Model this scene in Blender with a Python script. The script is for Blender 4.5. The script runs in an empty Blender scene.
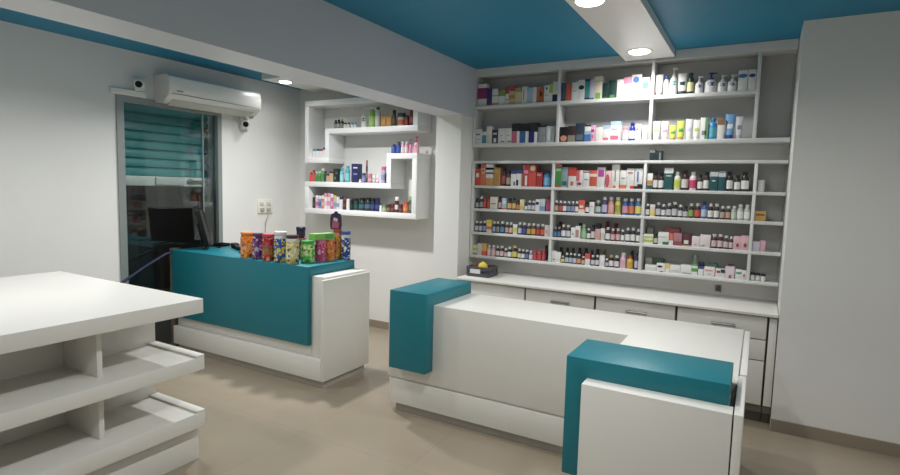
import bpy, bmesh, math
from mathutils import Matrix, Vector
sc = bpy.context.scene
C = sc.collection

# ------------------------------------------------------------------ materials
_M = {}
def lin(h):
    h = h.lstrip('#'); out = []
    for i in (0, 2, 4):
        c = int(h[i:i+2], 16)/255
        out.append(c/12.92 if c <= .04045 else ((c+.055)/1.055)**2.4)
    return (*out, 1)
def mat(name, col, rough=.4, metal=0, noise=0, scale=8, bump=0, spec=.5, coat=0):
    if name in _M: return _M[name]
    m = bpy.data.materials.new(name); m.use_nodes = True
    nt = m.node_tree; b = nt.nodes['Principled BSDF']
    c = lin(col) if isinstance(col, str) else (*col, 1)
    b.inputs['Base Color'].default_value = c
    b.inputs['Roughness'].default_value = rough
    b.inputs['Metallic'].default_value = metal
    b.inputs['Specular IOR Level'].default_value = spec
    b.inputs['Coat Weight'].default_value = coat
    if noise or bump:
        tc = nt.nodes.new('ShaderNodeTexCoord'); nz = nt.nodes.new('ShaderNodeTexNoise')
        nz.inputs['Scale'].default_value = scale; nz.inputs['Detail'].default_value = 4
        nt.links.new(tc.outputs['Object'], nz.inputs['Vector'])
        if noise:
            mx = nt.nodes.new('ShaderNodeMix'); mx.data_type = 'RGBA'
            mx.inputs['A'].default_value = tuple(v*(1-noise) for v in c[:3])+(1,)
            mx.inputs['B'].default_value = tuple(min(1, v*(1+noise)) for v in c[:3])+(1,)
            nt.links.new(nz.outputs['Fac'], mx.inputs['Factor'])
            nt.links.new(mx.outputs['Result'], b.inputs['Base Color'])
        if bump:
            bp = nt.nodes.new('ShaderNodeBump'); bp.inputs['Strength'].default_value = bump; bp.inputs['Distance'].default_value = .01
            nt.links.new(nz.outputs['Fac'], bp.inputs['Height']); nt.links.new(bp.outputs['Normal'], b.inputs['Normal'])
    _M[name] = m; return m
def emis(name, col, s):
    m = bpy.data.materials.new(name); m.use_nodes = True
    b = m.node_tree.nodes['Principled BSDF']
    b.inputs['Base Color'].default_value = (.9, .9, .9, 1)
    b.inputs['Emission Color'].default_value = (*col, 1); b.inputs['Emission Strength'].default_value = s
    return m
def pm(h, rough=.38):
    c = lin(h)[:3]; g = .3*c[0]+.55*c[1]+.15*c[2]
    return mat('print_'+h.lstrip('#'), tuple((v*.84+g*.16)*.92+.008 for v in c), rough, noise=.06, scale=30)
def candy(name, cols, scale=62):
    m = bpy.data.materials.new(name); m.use_nodes = True
    nt = m.node_tree; b = nt.nodes['Principled BSDF']; b.inputs['Roughness'].default_value = .18
    b.inputs['Coat Weight'].default_value = .5
    tc = nt.nodes.new('ShaderNodeTexCoord'); v = nt.nodes.new('ShaderNodeTexVoronoi'); v.inputs['Scale'].default_value = scale
    sp = nt.nodes.new('ShaderNodeSeparateColor'); cr = nt.nodes.new('ShaderNodeValToRGB'); cr.color_ramp.interpolation = 'CONSTANT'
    els = cr.color_ramp.elements
    while len(els) < len(cols): els.new(.5)
    for i, h in enumerate(cols):
        els[i].position = i/len(cols); els[i].color = lin(h)
    nt.links.new(tc.outputs['Object'], v.inputs['Vector']); nt.links.new(v.outputs['Color'], sp.inputs['Color'])
    nt.links.new(sp.outputs['Red'], cr.inputs['Fac']); nt.links.new(cr.outputs['Color'], b.inputs['Base Color'])
    return m
def floor_mat():
    m = bpy.data.materials.new('floor_tile'); m.use_nodes = True
    nt = m.node_tree; b = nt.nodes['Principled BSDF']; b.inputs['Roughness'].default_value = .22
    tc = nt.nodes.new('ShaderNodeTexCoord'); br = nt.nodes.new('ShaderNodeTexBrick'); nz = nt.nodes.new('ShaderNodeTexNoise')
    br.offset = 0; br.inputs['Scale'].default_value = 1; br.inputs['Brick Width'].default_value = .8; br.inputs['Row Height'].default_value = .8
    br.inputs['Mortar Size'].default_value = .0015
    br.inputs['Mortar'].default_value = lin(FLOOR_GROUT)
    nz.inputs['Scale'].default_value = 1.6; nz.inputs['Detail'].default_value = 8
    mx = nt.nodes.new('ShaderNodeMix'); mx.data_type = 'RGBA'
    mx.inputs['A'].default_value = lin(FLOOR_A); mx.inputs['B'].default_value = lin(FLOOR_B)
    nt.links.new(tc.outputs['Object'], br.inputs['Vector']); nt.links.new(tc.outputs['Object'], nz.inputs['Vector'])
    nt.links.new(nz.outputs['Fac'], mx.inputs['Factor'])
    nt.links.new(mx.outputs['Result'], br.inputs['Color1']); nt.links.new(mx.outputs['Result'], br.inputs['Color2'])
    nt.links.new(br.outputs['Color'], b.inputs['Base Color'])
    return m
def glass_mat():
    m = bpy.data.materials.new('clear_glass'); m.use_nodes = True
    nt = m.node_tree; nt.nodes.remove(nt.nodes['Principled BSDF']); out = nt.nodes['Material Output']
    t = nt.nodes.new('ShaderNodeBsdfTransparent'); t.inputs['Color'].default_value = (.93, .965, .955, 1)
    g = nt.nodes.new('ShaderNodeBsdfGlossy'); g.inputs['Roughness'].default_value = .03
    f = nt.nodes.new('ShaderNodeFresnel'); f.inputs['IOR'].default_value = 1.5
    mx = nt.nodes.new('ShaderNodeMixShader')
    nt.links.new(f.outputs['Fac'], mx.inputs['Fac']); nt.links.new(t.outputs['BSDF'], mx.inputs[1]); nt.links.new(g.outputs['BSDF'], mx.inputs[2])
    nt.links.new(mx.outputs['Shader'], out.inputs['Surface'])
    return m
FLOOR_A, FLOOR_B, FLOOR_GROUT = '#8d8170', '#a09481', '#857a6c'
WALL = mat('white_wall_paint', '#e2e1dd', .6, noise=.03, scale=3, bump=.05)
GREYW = mat('grey_wall_paint', '#d0d3d9', .4, noise=.03, scale=3, bump=.05)
BLUE = mat('teal_blue_ceiling_paint', '#1a80a4', .5, noise=.06, scale=1.5)
LAM = mat('white_laminate', '#dcdad3', .34)
SHELF = mat('white_shelf_board', '#d8d8d6', .4, noise=.03, scale=4)
SBACK = mat('shaded_back_board', '#b4b4b2', .5, noise=.04, scale=3)  # white laminate greyed, shade inside the bays put into the colour
TEAL = mat('teal_laminate', '#10727f', .42, noise=.05, scale=2)
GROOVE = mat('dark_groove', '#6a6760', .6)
STEEL = mat('brushed_steel', '#9a9894', .35, metal=.9, noise=.1, scale=60)
BLACKP = mat('black_plastic', '#101012', .45, noise=.1, scale=20, spec=.25)
ACW = mat('glossy_white_plastic', '#e6e5e0', .22, noise=.02, scale=4)
ALU = mat('grey_aluminium', '#8f9694', .4, metal=.3, noise=.05, scale=12)
SKIRT = mat('beige_skirting_tile', '#8f8273', .35, noise=.08, scale=5)

# ------------------------------------------------------------------ mesh helpers
def bm_box(bm, x0, x1, y0, y1, z0, z1, bev=0, mi=0):
    M = Matrix.Translation(((x0+x1)/2, (y0+y1)/2, (z0+z1)/2)) @ Matrix.Diagonal((x1-x0, y1-y0, z1-z0, 1))
    r = bmesh.ops.create_cube(bm, size=1, matrix=M)
    vs = r['verts']
    fs = {f for v in vs for f in v.link_faces}
    for f in fs: f.material_index = mi
    if bev:
        es = list({e for v in vs for e in v.link_edges})
        q = bmesh.ops.bevel(bm, geom=es, offset=bev, segments=2, profile=.5, affect='EDGES')
        for f in q['faces']: f.material_index = mi
def bm_lathe(bm, prof, seg=16, cx=0, cy=0, mi=0, sx=1, sy=1, mis=None):
    """prof: list of (r, z) from bottom to top, closed with end caps"""
    rings = []
    for r, z in prof:
        rings.append([bm.verts.new((cx+sx*r*math.cos(2*math.pi*i/seg), cy+sy*r*math.sin(2*math.pi*i/seg), z)) for i in range(seg)])
    for k in range(len(rings)-1):
        for i in range(seg):
            f = bm.faces.new((rings[k][i], rings[k][(i+1) % seg], rings[k+1][(i+1) % seg], rings[k+1][i]))
            f.smooth = True; f.material_index = mis[k] if mis else mi
    f = bm.faces.new(list(reversed(rings[0]))); f.material_index = mis[0] if mis else mi
    f = bm.faces.new(rings[-1]); f.material_index = mis[-1] if mis else mi
def bm_tube(bm, pts, r, seg=8, mi=0):
    pts = [Vector(p) for p in pts]; rings = []
    for i, p in enumerate(pts):
        d = (pts[min(i+1, len(pts)-1)]-pts[max(i-1, 0)]).normalized()
        a = d.cross(Vector((0, 0, 1)))
        if a.length < .01: a = d.cross(Vector((1, 0, 0)))
        a.normalize(); b = d.cross(a)
        rings.append([bm.verts.new(p+r*(math.cos(2*math.pi*k/seg)*a+math.sin(2*math.pi*k/seg)*b)) for k in range(seg)])
    for k in range(len(rings)-1):
        for i in range(seg):
            f = bm.faces.new((rings[k][i], rings[k][(i+1) % seg], rings[k+1][(i+1) % seg], rings[k+1][i])); f.smooth = True; f.material_index = mi
    bm.faces.new(rings[0]); bm.faces.new(rings[-1])
    bmesh.ops.recalc_face_normals(bm, faces=bm.faces)
def bm_prism(bm, poly, a0, a1, axis='y', mi=0):
    """poly in the two other axes, extruded along axis"""
    def P(u, v, w):
        return {'y': (u, w, v), 'x': (w, u, v), 'z': (u, v, w)}[axis]
    A = [bm.verts.new(P(u, v, a0)) for u, v in poly]; B = [bm.verts.new(P(u, v, a1)) for u, v in poly]
    n = len(poly); fs = [bm.faces.new(A), bm.faces.new(list(reversed(B)))]
    for i in range(n): fs.append(bm.faces.new((A[i], B[i], B[(i+1) % n], A[(i+1) % n])))
    for f in fs: f.material_index = mi
    bmesh.ops.recalc_face_normals(bm, faces=bm.faces)
def to_mesh(name, bm, mats):
    me = bpy.data.meshes.new(name); bm.to_mesh(me); bm.free()
    for m in (mats if isinstance(mats, (list, tuple)) else [mats]): me.materials.append(m)
    try: me.set_sharp_from_angle(angle=math.radians(38))
    except Exception: pass
    return me
def link(name, me, parent=None, loc=None):
    o = bpy.data.objects.new(name, me); C.objects.link(o)
    if parent is not None: o.parent = parent
    if loc: o.location = loc
    return o
def obj(name, bm, mats, parent=None, loc=None): return link(name, to_mesh(name, bm, mats), parent, loc)
def box(name, m, x0, x1, y0, y1, z0, z1, parent=None, bev=0):
    """coordinates are in the parent's frame; world when there is no parent"""
    bm = bmesh.new(); cx, cy = (x0+x1)/2, (y0+y1)/2
    bm_box(bm, x0-cx, x1-cx, y0-cy, y1-cy, 0, z1-z0, bev)
    return obj(name, bm, m, parent, (cx, cy, z0))
def tag(o, label, cat, group=None):
    o['label'] = label; o['category'] = cat
    if group: o['group'] = group
    return o
def thing(name, label, cat, loc=(0, 0, 0), rz=0, group=None):
    o = bpy.data.objects.new(name, None); C.objects.link(o); o.empty_display_size = .1
    o.location = loc; o.rotation_euler = (0, 0, rz)
    return tag(o, label, cat, group)
class At:
    """part boxes given in world coordinates for a thing standing at loc"""
    def __init__(s, root): s.r = root; s.l = root.location
    def box(s, name, m, x0, x1, y0, y1, z0, z1, bev=.002, parent=None, label=None):
        l = s.l; off = Vector((0, 0, 0))
        p = parent or s.r
        if parent is not None: off = parent.location
        o = box(name, m, x0-l[0]-off[0], x1-l[0]-off[0], y0-l[1]-off[1], y1-l[1]-off[1], z0-l[2]-off[2], z1-l[2]-off[2], p, bev)
        if label: o['label'] = label
        return o
def struct(o): o['kind'] = 'structure'; return o
def sbox(name, m, *boxes):
    bm = bmesh.new()
    for b in boxes: bm_box(bm, *b)
    return struct(obj(name, bm, m))

# ------------------------------------------------------------------ the room
XL, XR, YB, YF, ZC = -4.74, 1.75, 4.70, -1.4, 2.648
fl = sbox('floor', floor_mat(), (XL-.12, XR+.12, YF-.12, YB+.12, -.1, 0))
sbox('ceiling', BLUE, (XL-.12, XR+.12, YF-.12, YB+.12, ZC, ZC+.1))
sbox('wall_back', WALL, (XL-.12, XR+.12, YB, YB+.12, 0, ZC))
sbox('wall_front', WALL, (XL-.12, XR+.12, YF-.12, YF, 0, ZC))
sbox('wall_right', WALL, (XR, XR+.12, YF, YB, 0, ZC))
sbox('wall_left', WALL, (XL-.12, XL, YF, 2.60, 0, ZC), (XL-.12, XL, 3.62, YB, 0, ZC), (XL-.12, XL, 2.60, 3.62, 2.262, ZC))
sbox('wall_pier', WALL, (-2.622, -2.362, 4.30, YB, 0, 2.208))
sbox('wall_right_pier', WALL, (.165, XR, 4.10, YB, 0, ZC))
sbox('trim_1', GREYW, (-2.624, -2.342, YF, YB, 2.208, ZC))
sbox('trim_2', mat('glossy_white_paint', '#eeecea', .3), (-.998, -.634, YF, 4.50, 2.592, ZC))
sbox('trim_3', WALL, (-4.42, -3.95, 3.86, YB, 2.588, ZC))
sbox('baseboard_back', SKIRT, (XL, -2.622, YB-.012, YB, 0, .08))
sbox('baseboard_left', SKIRT, (XL, XL+.012, 3.64, YB-.012, 0, .08), (XL, XL+.012, YF, 2.58, 0, .08))
sbox('baseboard_right', SKIRT, (.165, XR, 4.088, 4.10, 0, .08))

# street door: frame, glass leaf, fixed side light
dr = struct(obj('door_1', (lambda b: (bm_box(b, XL-.06, XL+.015, 2.60, 2.66, 0, 2.26), bm_box(b, XL-.06, XL+.015, 3.575, 3.62, 0, 2.26), bm_box(b, XL-.06, XL+.015, 2.66, 3.575, 2.205, 2.26), bm_box(b, XL-.03, XL-.015, 3.425, 3.435, 0, 2.205), b)[-1])(bmesh.new()), ALU))
g = box('glass_pane', glass_mat(), XL-.035, XL-.027, 2.66, 3.425, .0, 2.205); g.parent = dr
g2 = box('side_pane', _M.setdefault('gl', g.data.materials[0]), XL-.035, XL-.027, 3.435, 3.575, .0, 2.205); g2.parent = dr
# the shopfront outside, behind the glass
OUTW = mat('dark_outside_plaster', '#4c4844', .8, noise=.15, scale=4)
sbox('floor_outside', mat('dark_paving', '#5a564f', .7, noise=.2, scale=6), (-7.4, XL-.12, .6, 6.4, -.1, 0))
sbox('wall_outside', OUTW, (-7.5, -7.4, .6, 6.4, 0, 3))
sbox('trim_4', mat('grey_green_render', '#c6d0cb', .7, noise=.06, scale=3), (-5.05, -4.87, 3.645, 4.4, 0, 2.9))
"""shutter"""
rs = thing('roller_shutter', 'half-lowered teal slatted roller shutter outside the glass door', 'shutter', (-4.98, 2.9, 1.5))
SH = mat('teal_shutter_slats', '#3f9296', .45, noise=.2, scale=5)
bm = bmesh.new(); prof = []
n = 9; z0 = .085
for i in range(n):
    za = z0+i*.082
    prof += [(0, za), (.022, za+.012), (.026, za+.04), (.018, za+.07), (0, za+.08)]
poly = prof+[(-.012, prof[-1][1]), (-.012, z0)]
bm_prism(bm, poly, -.62, .735, 'y')
obj('slat_curtain', bm, SH, rs)
a = At(rs)
a.box('bottom_bar', mat('pale_grey_metal', '#dfe4e1', .4, noise=.05, scale=9), -5.0, -4.955, 2.28, 3.635, 1.5, 1.59, .004)
bm = bmesh.new(); bm_box(bm, .02, .045, .16, .46, .008, .085, .01); obj('lock_housing', bm, mat('lock_grey', '#cdd2cf', .35), rs)
bm = bmesh.new(); bm_tube(bm, [(.045, .48, .05), (.05, .54, .05), (.05, .68, .055)], .012); bm_box(bm, .02, .05, .5, .53, .03, .07); obj('lock_bolt', bm, STEEL, rs)
l = bpy.data.lights.new('outside_fill_light', 'AREA'); l.size = .3; l.energy = 14; l.color = (.95, .97, 1)  # added fill light for the dark exterior, no lamp known there
lo = bpy.data.objects.new('outside_fill_light', l); C.objects.link(lo); lo.location = (-5.9, 3.4, 2.95)
b_ = tag(box('reflection_box', mat('brown_black_board', '#3a3431', .5, noise=.15, scale=5), -6.3, -5.75, .7, 3.35, 0, 1.2, None, .01), 'dark boxy bench outside beyond the glass door', 'placeholder')  # added dark box standing in for a reflection in the glass
p_ = thing('poster_board', 'small dark reddish notice board outside, high beyond the glass', 'board', (-6.2, 4.45, 1.4))
bm = bmesh.new(); bm_box(bm, -.03, 0, -.3, .3, 0, .26, .004); obj('board', bm, mat('dark_frame', '#1c1a1a', .5), p_)
bm = bmesh.new()
for k in range(4): bm_box(bm, 0, .004, -.24+k*.13, -.16+k*.13, .08, .2)
obj('notice', bm, mat('dull_red_print', '#5a2a2c', .6), p_)
bm = bmesh.new(); bm_box(bm, -.02, .02, -.03, .03, -1.4, 0); obj('post', bm, STEEL, p_)

# ------------------------------------------------------------------ lamps
EM = emis('lamp_diffuser', (1, .97, .92), 14)
LP = .8
def downlight(x, y, z, label, watt, d=.075, spread=152):
    t = thing('ceiling_downlight', label, 'ceiling light', (x, y, z), 0, 'recessed ceiling downlights')
    bm = bmesh.new(); bm_lathe(bm, [(d+.012, -.006), (d+.016, 0)], 28); obj('rim', bm, ACW, t)
    bm = bmesh.new(); bm_lathe(bm, [(d*.93, -.011), (d, -.006)], 28); obj('diffuser', bm, EM, t)
    l = bpy.data.lights.new('downlight_lamp', 'AREA'); l.shape = 'DISK'; l.size = d*1.8; l.energy = watt*LP; l.color = (1, .995, .985); l.spread = math.radians(spread)
    lo = bpy.data.objects.new('downlight_lamp', l); C.objects.link(lo); lo.parent = t; lo.location = (0, 0, -.014)
for i, y in enumerate((4.22, 3.02, 1.75, .5, -.75)):
    downlight(-.84 if i == 0 else -.88, y, 2.592, ['round white downlight at the far end of the white ceiling strip', 'round white downlight at the top edge of the photo in the ceiling strip'][i] if i < 2 else 'round white downlight further back in the white ceiling strip', (14, 12, 17, 12, 9)[i])
downlight(-4.27, 4.03, 2.588, 'small glowing downlight in the ceiling strip above the snaking shelf', 2.5, .06)
for y, pw in ((3.45, 45), (2.1, 14), (.9, 14), (-.2, 10)):
    downlight(-3.45, y, 2.648, 'round downlight in the blue ceiling behind the grey beam', pw, .075, 144)
for y in (2.6, .6):
    downlight(.75, y, 2.648, 'added fill downlight in the blue ceiling over the right aisle', 7)  # added fill lights that brighten the upright fronts

# ------------------------------------------------------------------ air conditioner on the left wall
ac = thing('air_conditioner', 'white split air conditioner mounted high above the glass door', 'air conditioner', (XL, 2.935, 2.245))
bm = bmesh.new()
pf = [(0, 0), (.14, 0), (.2, .045), (.222, .075), (.228, .15), (.215, .215), (.19, .235), (0, .235)]
bm_prism(bm, pf, .012, .988, 'y'); 
obj('casing', bm, ACW, ac)
for y0, y1 in ((0, .012), (.988, 1.0)):
    bm = bmesh.new(); bm_prism(bm, [(u*.99, v) for u, v in pf], y0, y1, 'y'); obj('end_cap', bm, mat('end_cap_white', '#d9d7d0', .35), ac)
bm = bmesh.new(); bm_box(bm, .1, .185, .06, .94, -.004, .018, .004); bm.verts.ensure_lookup_table()
bmesh.ops.rotate(bm, verts=bm.verts, cent=(.14, 0, 0), matrix=Matrix.Rotation(-.62, 3, 'Y')); obj('louvre', bm, mat('louvre_grey', '#c4c1b8', .35), ac)
bm = bmesh.new(); bm_box(bm, .2235, .2265, .03, .975, .067, .071); obj('panel_gap', bm, GROOVE, ac)
bm = bmesh.new(); bm_box(bm, .2255, .2285, .07, .13, .09, .102, .001); obj('badge', bm, mat('badge_grey', '#a5a49e', .3), ac)
bm = bmesh.new(); bm_box(bm, .05, .12, .99, .998, -.028, .0, .004); obj('drain_cover', bm, ACW, ac)

def cctv(loc, rz, label, face):
    t = thing('security_camera', label, 'camera', loc, rz, None)
    bm = bmesh.new(); bm_box(bm, 0, .03, -.05, .05, -.06, .06, .006); obj('mount_box', bm, ACW, t)
    bm = bmesh.new(); bm_lathe(bm, [(.012, .0), (.04, .004), (.045, .03), (.045, .085), (.038, .1)], 18)
    bmesh.ops.rotate(bm, verts=bm.verts, cent=(0, 0, 0), matrix=face)
    bmesh.ops.translate(bm, verts=bm.verts, vec=(.028, 0, .0)); obj('camera_body', bm, ACW, t)
    bm = bmesh.new(); bm_lathe(bm, [(.026, .094), (.028, .106), (.018, .112)], 16)
    bmesh.ops.rotate(bm, verts=bm.verts, cent=(0, 0, 0), matrix=face)
    bmesh.ops.translate(bm, verts=bm.verts, vec=(.028, 0, .0)); obj('lens', bm, BLACKP, t)
fm = Matrix.Rotation(math.radians(-38), 3, 'Z') @ Matrix.Rotation(math.radians(98), 3, 'Y')
cctv((XL, 3.90, 2.165), 0, 'small white security camera on the wall under the air conditioner corner', fm)
cctv((XL, 2.8, 2.374), 0, 'white security camera left of the air conditioner', fm)
bm = bmesh.new(); bm_box(bm, 0, .035, 2.55-2.8, 2.84-2.8, 0, .05, .006)
tag(obj('cable_trunking', bm, ACW, None, (XL, 2.8, 2.2625)), 'short white cable trunking under the left security camera', 'trunking')
sw = thing('switch_board', 'white electrical switch plate with two sockets on the left wall', 'switch board', (XL, 4.17, 1.222))
SWM = mat('ivory_plastic', '#e2e0d6', .35)
bm = bmesh.new(); bm_box(bm, 0, .014, -.1, .1, 0, .15, .004); obj('plate', bm, SWM, sw)
for yy in (-.05, .04):
    bm = bmesh.new(); bm_box(bm, .013, .019, yy-.028, yy+.028, .085, .125, .003); obj('rocker', bm, mat('ivory_rocker', '#cdcabc', .3), sw)
    bm = bmesh.new(); bm_box(bm, .013, .03, yy-.022, yy+.022, .025, .06, .005); obj('socket', bm, mat('socket_beige', '#a9a598', .4), sw)  # sockets in a greyer ivory than the plate
bm = bmesh.new(); bm_tube(bm, [(.025, .04, .03), (.03, .02, -.03), (.012, .0, -.1), (.01, -.002, -.42)], .006); obj('lead', bm, mat('lead_grey', '#b0ada4', .5), sw)

# ------------------------------------------------------------------ snaking display shelf on the back wall
ds = thing('wall_display_shelf', 'white S-shaped display shelf hung on the back wall behind the teal counter', 'shelf', (-3.67, 4.448, 1.235))
a = At(ds); Y0, Y1 = 4.448, YB-.002; T = .055; x0, x1 = -4.412, -2.925
def dsb(n, a0, a1, z0, z1): return a.box(n, mat('bright_white_board', '#eeeeed', .35), a0, a1, Y0, Y1, z0, z1, .002)
dsb('shelf_board', x0, x1, 2.405, 2.46)                 # top
dsb('side_panel', x0, x0+T, 1.79, 2.405)                # left cell
dsb('shelf_board', x0+T, -4.06, 1.79, 1.845)
dsb('side_panel', -4.115, -4.06, 1.845, 2.155)
dsb('shelf_board', -4.06, x1, 2.10, 2.155)
dsb('side_panel', x1-T, x1, 2.155, 2.405)
dsb('side_panel', x0, x0+T, 1.29, 1.53)
dsb('shelf_board', x0, -3.235, 1.53, 1.585)
dsb('side_panel', -3.29, -3.235, 1.585, 1.83)
dsb('shelf_board', -3.29, x1, 1.83, 1.885)
dsb('side_panel', x1-T, x1, 1.29, 1.83)
dsb('shelf_board', x0, x1, 1.235, 1.29)

# ------------------------------------------------------------------ left counter
lc = thing('sales_counter', 'white counter wrapped in a teal panel, by the glass door, carrying candy jars', 'counter', (-3.7, 3.27, 0))
a = At(lc)
a.box('carcass', LAM, -4.60, -2.86, 3.06, 3.53, .06, .85, .002)
def ell(name, root, poly, a0, a1, axis):
    bm = bmesh.new(); l = root.location; u0 = l[0] if axis == 'y' else l[1]; w0 = l[1] if axis == 'y' else l[0]
    bm_prism(bm, [(u-u0, v-l[2]) for u, v in poly], a0-w0, a1-w0, axis)
    bmesh.ops.bevel(bm, geom=list(bm.edges), offset=.0025, segments=2, profile=.5, affect='EDGES')
    return obj(name, bm, TEAL, root)
ell('teal_wrap_panel', lc, [(2.996, .314), (3.045, .314), (3.045, .852), (3.54, .852), (3.54, .927), (2.996, .927)], -4.625, -2.937, 'x')
a.box('stepped_end_panel', LAM, -2.94, -2.802, 3.035, 3.54, .225, .856, .003)
a.box('stepped_front_panel', LAM, -4.605, -2.941, 3.035, 3.07, .225, .313, .003)
a.box('outer_end_panel', LAM, -2.802, -2.776, 2.99, 3.545, .06, .84, .003)
a.box('base_front_panel', LAM, -4.61, -2.802, 2.99, 3.05, .06, .224, .003)
a.box('toe_kick', mat('toe_kick_grey', '#aaa59c', .4), -4.58, -2.80, 3.025, 3.51, 0, .06, 0)

# ------------------------------------------------------------------ middle counter
mc = thing('service_counter', 'long white L-shaped counter with two teal bracket blocks, in the middle of the shop', 'counter', (-1.1, 3.25, 0))
a = At(mc)
a.box('carcass', LAM, -2.165, -.033, 2.998, 3.50, .06, .742, .002)
bm = bmesh.new(); bm_prism(bm, [(u+1.1, v-3.25) for u, v in ((-2.165, 2.9975), (-.5695, 2.9975), (-.5695, 2.47), (-.028, 2.47), (-.028, 3.511), (-2.165, 3.511))], .742, .782, 'z')
bmesh.ops.bevel(bm, geom=list(bm.edges), offset=.002, segments=2, profile=.5, affect='EDGES')
obj('counter_top', bm, LAM, mc)
a.box('front_panel', LAM, -2.168, -.57, 2.985, 2.9975, .243, .7822, .002)
a.box('lower_front_panel', LAM, -2.15, -.57, 2.983, 2.998, .06, .232, .002)
a.box('toe_kick', mat('toe_kick_grey', '#aaa59c', .4), -2.12, -.06, 3.02, 3.48, 0, .06, 0)
ell('teal_bracket', mc, [(2.892, .341), (2.984, .341), (2.984, .7825), (3.511, .7825), (3.511, .868), (2.892, .868)], -2.095, -1.806, 'x')
a.box('wing_carcass', LAM, -.568, -.034, 2.1632, 2.984, .06, .742, .002)
ell('teal_bracket', mc, [(-.655, .359), (-.569, .359), (-.569, .7825), (-.047, .7825), (-.047, .868), (-.655, .868)], 2.163, 2.469, 'y')
a.box('wing_front_block', LAM, -.566, -.031, 2.082, 2.1628, .06, .79, .003)
a.box('wing_toe_kick', mat('toe_kick_grey', '#aaa59c', .4), -.54, -.06, 2.12, 3.02, 0, .06, 0)
d1 = a.box('end_door', LAM, -.027, .003, 2.085, 2.56, .09, .79, .003)
d2 = a.box('end_door', LAM, -.022, .005, 2.60, 3.47, .09, .785, .003)
a.box('slit_shade_strip', BLACKP, -.034, -.0272, 2.16, 2.5, .55, .775, 0)  # black strip stands in for the shade in the door slit

# ------------------------------------------------------------------ near left display table
nt_ = thing('display_table', 'white tiered display table at the left edge, nearest the viewer', 'display table', (-3.3, 1.2, 0))
a = At(nt_)
a.box('table_top', LAM, -4.1, -2.585, .35, 1.852, .842, .92, .003)
a.box('core', LAM, -3.95, -3.02, .45, 1.845, .19, .842, .002)
a.box('tier', LAM, -3.02, -2.582, .35, 1.852, .527, .60, .003)
a.box('tier', LAM, -3.02, -2.585, .35, 1.852, .205, .29, .003)
a.box('tier_lip', LAM, -3.02, -2.582, 1.80, 1.852, .60, .612, .002)
a.box('tier_lip', LAM, -3.02, -2.585, 1.80, 1.852, .29, .302, .002)
a.box('divider', LAM, -3.02, -2.70, 1.36, 1.385, .60, .842, .002)
a.box('divider', LAM, -3.02, -2.70, 1.36, 1.385, .29, .527, .002)
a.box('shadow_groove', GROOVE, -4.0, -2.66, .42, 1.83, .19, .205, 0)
a.box('base_box', LAM, -4.05, -2.64, .38, 1.85, 0, .19, .003)

# ------------------------------------------------------------------ wall shelving
up = thing('upper_shelf_unit', 'white upper wall shelving of two tall rows below the blue ceiling', 'shelf unit', (-1.2, 4.6, 1.93))
a = At(up); FY = 4.52; BY = YB-.002
a.box('back_panel', SBACK, -2.35, .15, BY-.014, BY, 1.966, 2.60, 0)
a.box('fascia', SHELF, -2.352, -1.0, FY, FY+.02, 2.58, 2.646, 0); a.box('fascia', SHELF, -.632, .16, FY, FY+.02, 2.58, 2.646, 0); a.box('top_board', SHELF, -2.352, .16, FY+.02, BY, 2.58, 2.60, .001)
a.box('shelf_board', SHELF, -2.352, -.055, FY, BY-.014, 2.287, 2.315, .002)
a.box('shelf_board', SHELF, -2.358, .16, FY-.005, BY-.014, 1.938, 1.969, .002)
a.box('side_panel', SHELF, -2.358, -2.338, FY, BY, 1.969, 2.60, .001)
for x in (-1.545, -.788, -.065): a.box('divider', SHELF, x-.012, x+.012, FY+.001, BY-.014, 1.969, 2.60, .001)
lo = thing('lower_shelf_unit', 'white lower wall shelving of four rows crowded with medicine bottles', 'shelf unit', (-1.2, 4.6, .90))
a = At(lo)
a.box('back_panel', SBACK, -2.34, .15, BY-.014, BY, .9, 1.80, 0)
for z in (1.812, 1.584, 1.371, 1.150, .930): a.box('shelf_board', SHELF, -2.355, .16, FY, BY-.014, z-.024, z, .002)
a.box('side_panel', SHELF, -2.357, -2.334, FY, BY, .906, 1.788, .001)
for x in (-1.565, -.805, -.037): a.box('divider', SHELF, x-.011, x+.011, FY+.001, BY-.014, .930, 1.788, .001)

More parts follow.
